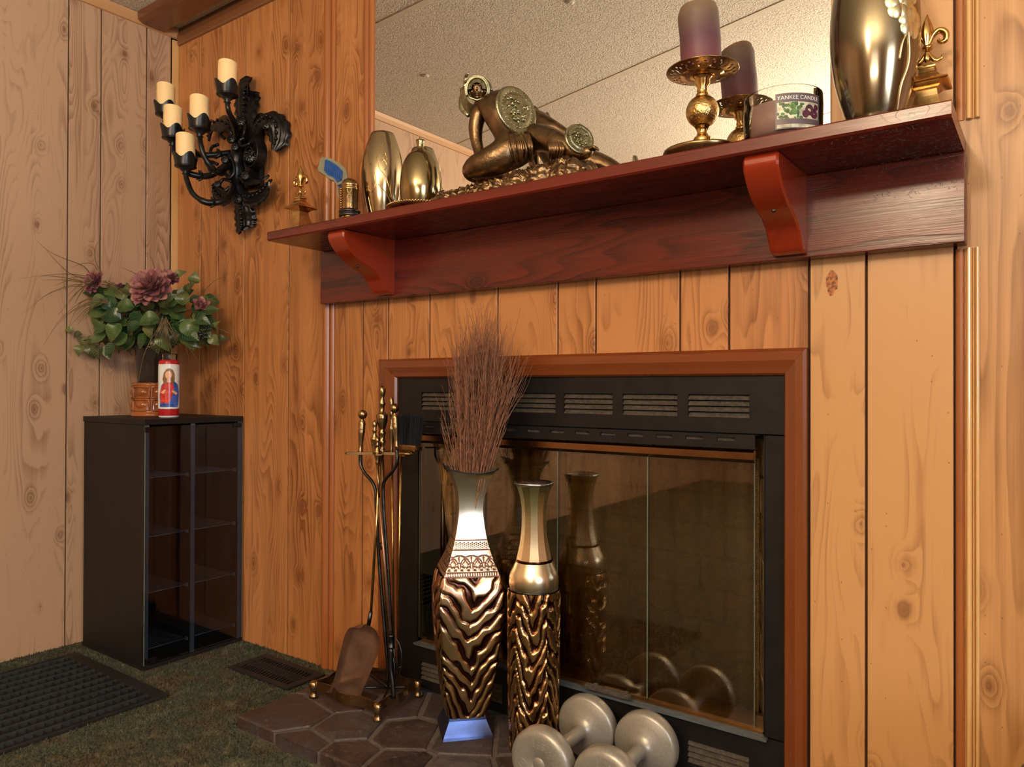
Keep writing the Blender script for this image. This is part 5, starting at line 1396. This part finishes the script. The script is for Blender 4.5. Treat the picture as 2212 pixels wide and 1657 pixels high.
for (px, py, y, _), s_, md, lb_, tl in zip(cups, starts, mids, labels, tilts):
    c = at(px, py, y); path = [s_]+[at(a, b, d) for a, b, d in md]+[c+Vector((0, 0, -.020))]
    P = catmull(path, 7); a_ = MB().tube(P, [.0105]*(len(P)//2)+[.0085]*(len(P)-len(P)//2), 10)
    a_.lathe([(.004, -.026), (.012, -.022), (.0085, -.016), (.016, -.010), (.0165, -.006), (.026, -.002), (.030, .001)], 20, c, cap=False)
    for k in range(6):
        q = P[len(P)*2//5+k] if len(P)*2//5+k < len(P) else P[-1]
    arm = a_.build('arm', M['iron'], sc)
    # leaf sprig on the arm
    if len(md) > 2:
        q = P[len(P)//3]; m = MB()
        for k in range(7):
            an = 2*PI*k/7; d = Vector((math.cos(an)*.7, -.3, math.sin(an))).normalized(); m.tube([q, q+d*.012, q+d*.020+Vector((0, -.003, 0))], [.0030, .0055, .001], 6)
        m.build('sprig', M['iron'], arm)
    # lobed cup
    m = MB()
    def cg(i, j, o_=0.):
        a = 2*PI*i/64; t_ = j/10; lob = .5+.5*math.cos(a*4+.6); hgt = .028+.018*lob
        r = .0325+.0030*t_+.005*t_*t_*lob+o_; return (c.x+r*math.cos(a), c.y+r*math.sin(a), c.z+hgt*t_)
    m.grid(64, 11, cg, wrap=True); m.grid(64, 11, lambda i, j: cg(i, j, -.0022), wrap=True)
    m.lathe([(.0001, .0), (.031, 0), (.0345, .0015), (.0345, .004), (.031, .006)], 32, c, cap=False)
    m.build('candle_cup', M['iron'], sc)
    hh = .100; m = MB(); tilt = Matrix.Rotation(tl, 3, 'Y')
    def kg(i, j):
        a = 2*PI*i/36; t_ = j/12; r = .0300*(1+.01*math.sin(3*a+j)); zz = .003+hh*t_+.006*math.sin(a+2.4)*t_*(t_ > .5)
        return Vector(c)+tilt @ Vector((r*math.cos(a), r*math.sin(a), zz))
    m.grid(36, 13, kg, wrap=True); tr2 = Vector(c)+tilt @ Vector((0, 0, .003+hh))
    m.grid(36, 4, lambda i, j: Vector(c)+tilt @ Vector((.0300*(1-.08*j)*math.cos(2*PI*i/36)*(1 if j < 3 else .3), .0300*(1-.08*j)*math.sin(2*PI*i/36)*(1 if j < 3 else .3), .003+hh+.006*math.sin(2*PI*i/36+2.4)*(1-j/3)+(.0016 if j == 1 else (-.002*j if j > 1 else 0)))), wrap=True)
    b = len(m.v)-36; m.f.append(tuple(b+i for i in range(36))); m.sm.append(False)
    m.add([Vector(c)+tilt @ Vector((.0295*math.cos(2*PI*i/36), .0295*math.sin(2*PI*i/36), .0035)) for i in range(36)], [tuple(range(36))])
    o = recentre(m.build('ivory_candle', M['wax_ivory']), c); tag(o, lb_, 'candle', 'ivory candles in the wall sconce')

# ================================================================== on the cabinet: pot, bouquet, religious candle
CT = .8003
bx_, by_ = .205, -.205
pt = thing('brown_pot', 'brown glazed ceramic pot with oval relief panels under the flowers', 'pot', (bx_, by_, CT))
pr_ = [(.0001, 0), (.070, 0), (.074, .003), (.071, .010), (.067, .014), (.066, .018), (.066, .105), (.069, .108), (.070, .113), (.066, .117), (.060, .118), (.0001, .112)]
m = MB(); m.lathe(pr_, 56, (bx_, by_, CT), cap=False); m.build('body', M['terracotta'], pt)
for r_i, zc in enumerate((.040, .084)):
    for k in range(6):
        a = 2*PI*k/6 + math.atan2(CAM.y-by_, CAM.x-bx_)+.42; m = MB()
        def PQ(da, dz, l): return (bx_+(.066+l)*math.cos(a+da), by_+(.066+l)*math.sin(a+da), CT+zc+dz)
        # frame of the panel
        fr2 = [(-.46, -.019), (.46, -.019), (.46, .019), (-.46, .019)]; pts = []
        for q in range(4):
            (a0, z0), (a1, z1) = fr2[q], fr2[(q+1) % 4]
            for s_ in range(6): pts.append(PQ(a0+(a1-a0)*s_/6, z0+(z1-z0)*s_/6, .0015))
        pts.append(pts[0]); m.tube(pts, .0032, 6, cap=False)
        # almond shaped boss
        def bg(i, j):
            th = 2*PI*i/24; t_ = j/6; return PQ(.33*math.cos(th)*t_, .0135*math.sin(th)*t_, .0062*(1-t_*t_)-.0005)
        m.grid(24, 7, bg, wrap=True); m.build('relief_panel', M['terracotta'], pt)
gv = thing('dark_vase', 'dark glossy tapered vase standing in the brown pot, holding the flowers', 'vase', (bx_, by_, CT+.118))
MB().lathe([(.0001, .1185), (.050, .1185), (.0505, .122), (.0535, .17), (.0585, .24), (.060, .245), (.0565, .245), (.050, .17), (.0001, .165)], 48, (bx_, by_, CT), cap=False).build('body', M['dark_glass'], gv)
# candle with printed label
qx, qy = .372, -.240
rc = thing('religious_candle', 'tall glass prayer candle with red bands and a printed robed figure', 'candle', (qx, qy, CT))
R0 = .0325
MB().lathe([(.0001, 0), (.028, 0), (.031, .003), (.0318, .007)], 40, (qx, qy, CT), cap=False).build('glass_foot', M['white'], rc)
MB().lathe([(.0318, .0068), (R0, .010), (R0, .185), (.0315, .190), (.028, .193)], 48, (qx, qy, CT), cap=False).build('glass_body', M['red'], rc)
MB().lathe([(.029, .192), (.0255, .196), (.0250, .200), (.0262, .203), (.0262, .213), (.0252, .215), (.0242, .213), (.024, .199), (.026, .193)], 40, (qx, qy, CT), cap=False).build('glass_neck', M['jar_glass'], rc)
qs = math.atan2(CAM.y-qy, CAM.x-qx); 
def qpatch(poly, mat, r, name, par):
    """flat print wrapped on the glass: polygon of (u mm across, z mm up)"""
    m = MB(); bm = bmesh.new(); vs_ = [bm.verts.new((a/1000, b/1000, 0)) for a, b in poly]; bm.faces.new(vs_)
    bmesh.ops.triangulate(bm, faces=bm.faces[:]); bmesh.ops.subdivide_edges(bm, edges=bm.edges[:], cuts=9, use_grid_fill=True)
    bm.verts.index_update()
    P = [(qx+r*math.cos(qs+v.co.x/R0), qy+r*math.sin(qs+v.co.x/R0), CT+v.co.y) for v in bm.verts]
    m.add(P, [[v.index for v in f.verts] for f in bm.faces], True); bm.free(); return m.build(name, mat, par, fix=False)
def ell(cx_, cz_, a, b, n=16, p0=0., p1=2*PI): return [(cx_+a*math.cos(p0+(p1-p0)*i/n), cz_+b*math.sin(p0+(p1-p0)*i/n)) for i in range(n)]
rim_ = [(-46, 36), (-42, 33), (-30, 30), (0, 29), (30, 30), (42, 33), (46, 36), (46, 172), (42, 175), (36, 178), (0, 180), (-36, 178), (-42, 175), (-46, 172)]
lbl = qpatch(rim_, M['white'], R0+.0007, 'printed_label', rc)
# robed figure: hair, blue mantle, red robe, face, hands, heart
fig = [([(-30, 36), (30, 36), (36, 60), (38, 90), (30, 112), (14, 124), (-12, 122), (-24, 108), (-32, 80)], M['print_blue'], .0010, 'blue_mantle'),
       ([(-28, 50), (0, 48), (10, 70), (16, 100), (10, 118), (-8, 120), (-20, 110), (-30, 84)], M['print_red'], .0013, 'red_robe'),
       ([(-14, 112), (-20, 128), (-16, 150), (-8, 162), (2, 166), (12, 160), (18, 146), (18, 128), (14, 112), (6, 120), (-6, 120)], M['hair'], .0016, 'hair'),
       (ell(-1, 143, 9.5, 13.5), M['skin'], .0019, 'face'), ([(-6, 118), (6, 118), (5, 132), (-5, 132)], M['skin'], .0019, 'neck'),
       ([(-26, 84), (-12, 96), (-8, 92), (-16, 80)], M['skin'], .0019, 'hand'), ([(30, 82), (12, 92), (8, 88), (22, 76)], M['skin'], .0019, 'hand'),
       (ell(2, 93, 5, 6), M['red'], .0022, 'heart')]
for poly, mt_, l_, nm in fig: qpatch(poly, mt_, R0+l_, nm, lbl)
m = MB()
for z0, s_ in ((31, 1), (179, -1)):
    pts = [(qx+(R0+.0009)*math.cos(qs+a/1000/R0), qy+(R0+.0009)*math.sin(qs+a/1000/R0), CT+(z0+2.2*s_*abs(math.sin(a*.09)))/1000) for a in range(-44, 45, 4)]
    m.tube(pts, .0008, 5)
m.build('label_border', M['white'], lbl)

# bouquet
bq = thing('flower_bouquet', 'artificial bouquet of mauve dahlias, glossy leaves and dry grasses', 'flowers', (bx_, by_, CT+.20))
BC = Vector((bx_, by_, CT+.24))
def B(px, py, dx=0.):
    """point on the vertical plane through the vase, parallel to the picture, moved dx towards the camera"""
    r = FWD + RIGHT*(px-CX)/F - UP*(py-CY)/F; f2 = Vector((FWD.x, FWD.y, 0)).normalized()
    t_ = ((BC-CAM).dot(f2)-dx)/r.dot(f2)
    if r.x < 0: t_ = min(t_, (.035-CAM.x)/r.x)          # stay clear of the left wall
    t_ = min(t_, (-.02-CAM.y)/r.y)
    return CAM + r*t_
TOC = -Vector((FWD.x, FWD.y, 0)).normalized(); BR = Vector((_r.x, _r.y, 0))
def leaf_mesh(L, W_, k):
    m = MB(); nx, ny = 11, 7
    def g(i, j):
        t_ = i/(nx-1); u = -1+2*j/(ny-1); w_ = W_*(math.sin(PI*t_**.75)**.85) if 0 < t_ < 1 else 0
        return (L*t_, u*w_, .010*math.sin(PI*t_)*(1 if k else -.4)-.018*t_*t_*L/.06+abs(u)*w_*.30)
    m.grid(nx, ny, g); o = m.build('leaf', M['leaf'] if k < 2 else M['leaf_olive'], fix=False); me = o.data; bpy.data.objects.remove(o); return me
LM = [leaf_mesh(.058, .023, 0), leaf_mesh(.064, .027, 1), leaf_mesh(.052, .021, 2), leaf_mesh(.048, .022, 3)]
def put_leaf(p, d, nrm, k, s_=1.):
    x = Vector(d).normalized(); z = Vector(nrm); z = (z-x*z.dot(x)).normalized(); y = z.cross(x)
    o = bpy.data.objects.new('leaf', LM[k]); COL.objects.link(o); o.parent = bq
    Mx = Matrix((x, y, z)).transposed().to_4x4(); Mx.translation = p; o.matrix_basis = Matrix.Translation(-bq.location) @ Mx @ Matrix.Scale(s_, 4); return o
LP = [  # px, py of the leaf base, direction angle in the picture (deg), towards the camera, kind, scale
 (255, 640, 150, .03, 0, 1), (232, 648, 200, .05, 1, 1), (290, 665, 180, .06, 1, 1.1), (262, 690, 165, .07, 1, 1.15), (262, 700, 235, .07, 1, 1.15), (232, 705, 200, .05, 0, .9),
 (285, 640, 95, .05, 2, 1.), (300, 672, 250, .08, 0, 1.15), (305, 700, 210, .07, 1, 1.1), (275, 722, 215, .06, 0, 1), (248, 742, 230, .05, 0, .9), (330, 700, 260, .08, 3, 1.1),
 (365, 668, 100, .07, 2, 1.15), (355, 660, 40, .06, 0, 1.15), (382, 640, 30, .04, 0, 1.), (395, 660, 85, .05, 3, 1.15), (400, 690, 300, .06, 1, 1.2), (395, 715, 335, .06, 0, 1.1), (370, 715, 280, .07, 3, 1.1),
 (420, 690, 350, .05, 1, 1), (440, 675, 20, .03, 0, .9), (430, 705, 320, .04, 0, 1.), (455, 725, 310, .03, 3, .9), (465, 715, 70, .02, 3, .8), (470, 735, 10, .02, 2, .7),
 (205, 735, 190, .02, 2, .8), (190, 730, 240, .02, 3, .9), (178, 722, 200, .01, 3, .7), (195, 742, 290, .03, 2, 1), (175, 745, 265, .02, 3, .8), (215, 745, 270, .03, 2, 1.), (160, 715, 170, .01, 2, .6), (230, 745, 285, .03, 0, .9),
 (345, 690, 190, .09, 1, 1.1), (320, 655, 140, .06, 0, 1.1), (340, 655, 60, .08, 2, 1.), (315, 720, 240, .07, 0, 1.), (350, 720, 290, .08, 1, 1.), (410, 640, 75, .03, 2, 1.1), (418, 612, 70, .02, 3, .9), (380, 600, 40, .0, 2, .8), (245, 670, 120, .05, 1, 1), (300, 640, 120, .0, 0, 1.), (270, 655, 100, -.02, 1, 1.1), (330, 675, 90, -.02, 1, 1.2), (380, 680, 60, -.02, 0, 1.2), (225, 680, 240, .0, 1, 1.)]
for px, py, an, dx, k, s_ in LP:
    a = math.radians(an); d = BR*math.cos(a)+Vector((0, 0, 1))*math.sin(a)+TOC*rnd.uniform(-.1, .45)
    nrm = TOC*1.0 + Vector((0, 0, .55)) + BR*rnd.uniform(-.5, .5)
    put_leaf(B(px, py, dx), d, nrm, k, s_)
for i in range(110):   # fill inside of the bouquet
    px = rnd.uniform(225, 440); py = rnd.uniform(640, 735); a = math.atan2(690-py, px-330)+rnd.uniform(-.7, .7)
    put_leaf(B(px, py, rnd.uniform(-.07, .05)), BR*math.cos(a)+Vector((0, 0, 1))*math.sin(a)+TOC*rnd.uniform(-.6, .6), TOC+Vector((0, 0, rnd.uniform(.1, 1)))+BR*rnd.uniform(-.6, .6), rnd.choice([0, 1, 2, 0]), rnd.uniform(.8, 1.15))
# flowers
def petal_mesh(mat):
    m = MB(); nx, ny = 7, 5
    def g(i, j):
        t_ = i/(nx-1); u = -1+2*j/(ny-1); w_ = .0085*math.sin(PI*min(1, .12+t_*.80))**.7
        if t_ == 1: w_ *= .55
        return (.026*t_, u*w_, .007*t_*t_+.5*abs(u)**2*w_)
    m.grid(nx, ny, g); o = m.build('petal', mat, fix=False); me = o.data; bpy.data.objects.remove(o); return me
PM = [petal_mesh(M['petal']), petal_mesh(M['petal_b'])]
def flower(c, face, R_, rows, k0=0):
    face = Vector(face).normalized(); q = Vector((0, 0, 1)).rotation_difference(face).to_matrix()
    core = MB().sphere(c, R_*.22, 10).build('flower', M['petal'], bq)
    inv = world_of(core).inverted()
    for ri, (n, open_, sc_) in enumerate(rows):
        for k in range(n):
            a = 2*PI*(k+.5*(ri % 2))/n+rnd.uniform(-.12, .12); el = open_+rnd.uniform(-.1, .1)
            x = Vector((math.cos(a)*math.cos(el), math.sin(a)*math.cos(el), math.sin(el))); z = Vector((-math.cos(a)*math.sin(el), -math.sin(a)*math.sin(el), math.cos(el))); y = z.cross(x)
            s_ = sc_*R_/.026*rnd.uniform(.92, 1.06)
            o = bpy.data.objects.new('petal', PM[(k+ri+k0) % 3 == 0]); COL.objects.link(o); o.parent = core
            Mx = (q @ Matrix((x, y, z)).transposed()).to_4x4() @ Matrix.Scale(s_, 4); Mx.translation = Vector(c)+face*(R_*.04*ri); o.matrix_basis = inv @ Mx
    return core
full = [(13, -.25, 1.), (13, .05, .98), (11, .35, .88), (9, .65, .74), (6, 1.0, .56), (4, 1.3, .42)]
flower(B(326, 622, .08), TOC*1+Vector((0, 0, .45))-BR*.1, .070, full)
flower(B(362, 604, .02), TOC*.6+Vector((0, 0, .9))+BR*.3, .040, full[:4], 1)
flower(B(205, 610, .05), TOC*.9+Vector((0, 0, .3))-BR*.5, .042, full)
flower(B(218, 650, .0), TOC*.6-Vector((0, 0, .3))-BR*.5, .030, full[:3], 1)
flower(B(434, 662, .10), TOC*.8+Vector((0, 0, .5))+BR*.4, .036, [(5, .3, 1.), (5, .7, .85), (4, 1.1, .7)], 1)
flower(B(252, 622, -.02), TOC*.2+Vector((0, 0, .8)), .028, full[:3], 2)
# stems
m = MB()
for px, py, dx in ((330, 622, .04), (362, 604, .0), (205, 612, .0), (434, 664, .01), (252, 622, -.03), (180, 735, .0), (465, 725, .0), (215, 740, .0), (410, 620, .0)):
    p1 = B(px, py, dx); m.tube(catmull([Vector((bx_, by_, CT+.17)), Vector((bx_, by_, CT+.25)), Vector(((bx_+p1.x)/2, (by_+p1.y)/2, max(CT+.28, p1.z-.03))), p1], 5), .0016, 6)
m.build('stems', M['stem'], bq)
# berries
m = MB()
for cx_, cy_, n_ in ((283, 685, 8), (436, 720, 16)):
    for k in range(n_): m.sphere(B(cx_+rnd.uniform(-10, 10), cy_+rnd.uniform(-12, 12), .05+rnd.uniform(-.01, .01)), .0058, 8)
m.build('berries', M['berry'], bq)
# grasses
m = MB()
def blade(pts, r=.0017, dx=.02):
    P = catmull([B(a, b, d) for a, b, d in pts], 8); m.tube(P, [r*(1.1-.9*i/(len(P)-1)) for i in range(len(P))], 4, cap=False, flat=.5)
for pts in ([(200, 600, .0), (180, 575, .0), (130, 555, .0), (102, 540, .0), (82, 522, -.0)], [(190, 605, 0), (150, 590, 0), (118, 560, 0), (100, 540, 0)], [(200, 598, 0), (150, 592, 0), (100, 594, 0), (41, 602, 0)], [(190, 612, 0), (140, 600, 0), (95, 596, 0), (75, 605, 0)],
            [(195, 615, 0), (150, 617, 0), (95, 640, 0), (43, 684, 0)], [(195, 618, 0), (150, 620, 0), (100, 638, 0), (60, 672, 0)], [(190, 612, 0), (140, 605, 0), (90, 605, 0)], [(215, 640, 0), (180, 650, 0), (130, 690, 0), (95, 745, 0)],
            [(220, 655, 0), (170, 665, 0), (125, 700, 0), (90, 752, 0)], [(225, 650, 0), (180, 650, 0), (155, 690, 0), (148, 720, 0)], [(230, 655, 0), (190, 665, 0), (165, 690, 0), (150, 705, 0)], [(222, 594, 0), (207, 565, 0), (206, 535, 0), (220, 512, 0)],
            [(215, 590, 0), (200, 570, 0), (175, 570, 0), (155, 578, 0)], [(300, 595, -.03), (280, 585, -.03), (258, 576, -.03)], [(336, 590, -.03), (330, 565, -.03), (320, 545, -.03)], [(440, 630, 0), (462, 608, 0), (486, 598, 0)],
            [(405, 635, 0), (420, 610, 0), (432, 580, 0)], [(420, 690, .04), (450, 702, .04), (485, 715, .04), (514, 730, .04)], [(430, 700, .03), (460, 720, .03), (481, 748, .03)], [(440, 650, 0), (470, 640, 0), (490, 630, 0)]): blade(pts)
for i in range(58):
    cx_, cy_, sp_ = rnd.choice([(355, 690, 'd'), (355, 690, 'd'), (240, 640, 'u'), (230, 650, 'l'), (200, 610, 'l')])
    if sp_ == 'd': a = rnd.uniform(-2.15, -.95); L = rnd.uniform(55, 85)
    elif sp_ == 'u': a = rnd.uniform(-.9, -.2); L = rnd.uniform(30, 55); cx_, cy_ = 228, 612
    else: a = rnd.uniform(2.7, 3.9); L = rnd.uniform(50, 95)
    x1 = cx_+L*.5*math.cos(a); y1 = cy_-L*.5*math.sin(a); x2 = cx_+L*math.cos(a); y2 = cy_-L*math.sin(a)+(12 if sp_ == 'l' else 0)
    blade([(cx_+rnd.uniform(-6, 6), cy_+rnd.uniform(-6, 6), .09), (x1, y1-4, .11), (x2, y2, .07)], .0017)
for pts in ([(330, 725, .09), (310, 770, .10), (300, 820, .10), (292, 850, .09)], [(385, 720, .05), (402, 750, .05), (412, 800, .05)], [(385, 720, .05), (410, 755, .05), (440, 798, .05)]): blade(pts, .0013)
o = m.build('grass_blades', M['blade'], bq, fix=False); o['kind'] = 'stuff'

# dark rounded object at the right edge
ob = thing('leather_pouf', 'dark brown rounded pouf cut off at the lower right edge of the photo', 'pouf', (2.93, -.33, 0))
pc2 = (2.93, -.33, 0)
ptab = [(.002, .14), (.03, .18), (.12, .215), (.24, .22), (.33, .20), (.38, .165), (.41, .10), (.42, .0001)]
MB().lathe(smooth_profile(ptab, 34), 48, pc2, cap=False).lathe([(.0001, .0015), (.14, .0015)], 30, pc2, cap=False).build('body', M['dark_wicker'], ob)
m = MB()
for k in range(8):
    a = 2*PI*k/8; tab = ptab
    m.tube([(pc2[0]+(sinterp(tab, z)+.001)*math.cos(a), pc2[1]+(sinterp(tab, z)+.001)*math.sin(a), z) for z in [.002+.412*i/24 for i in range(25)]], .002, 6)
m.build('seam_piping', M['black_paint'], ob)
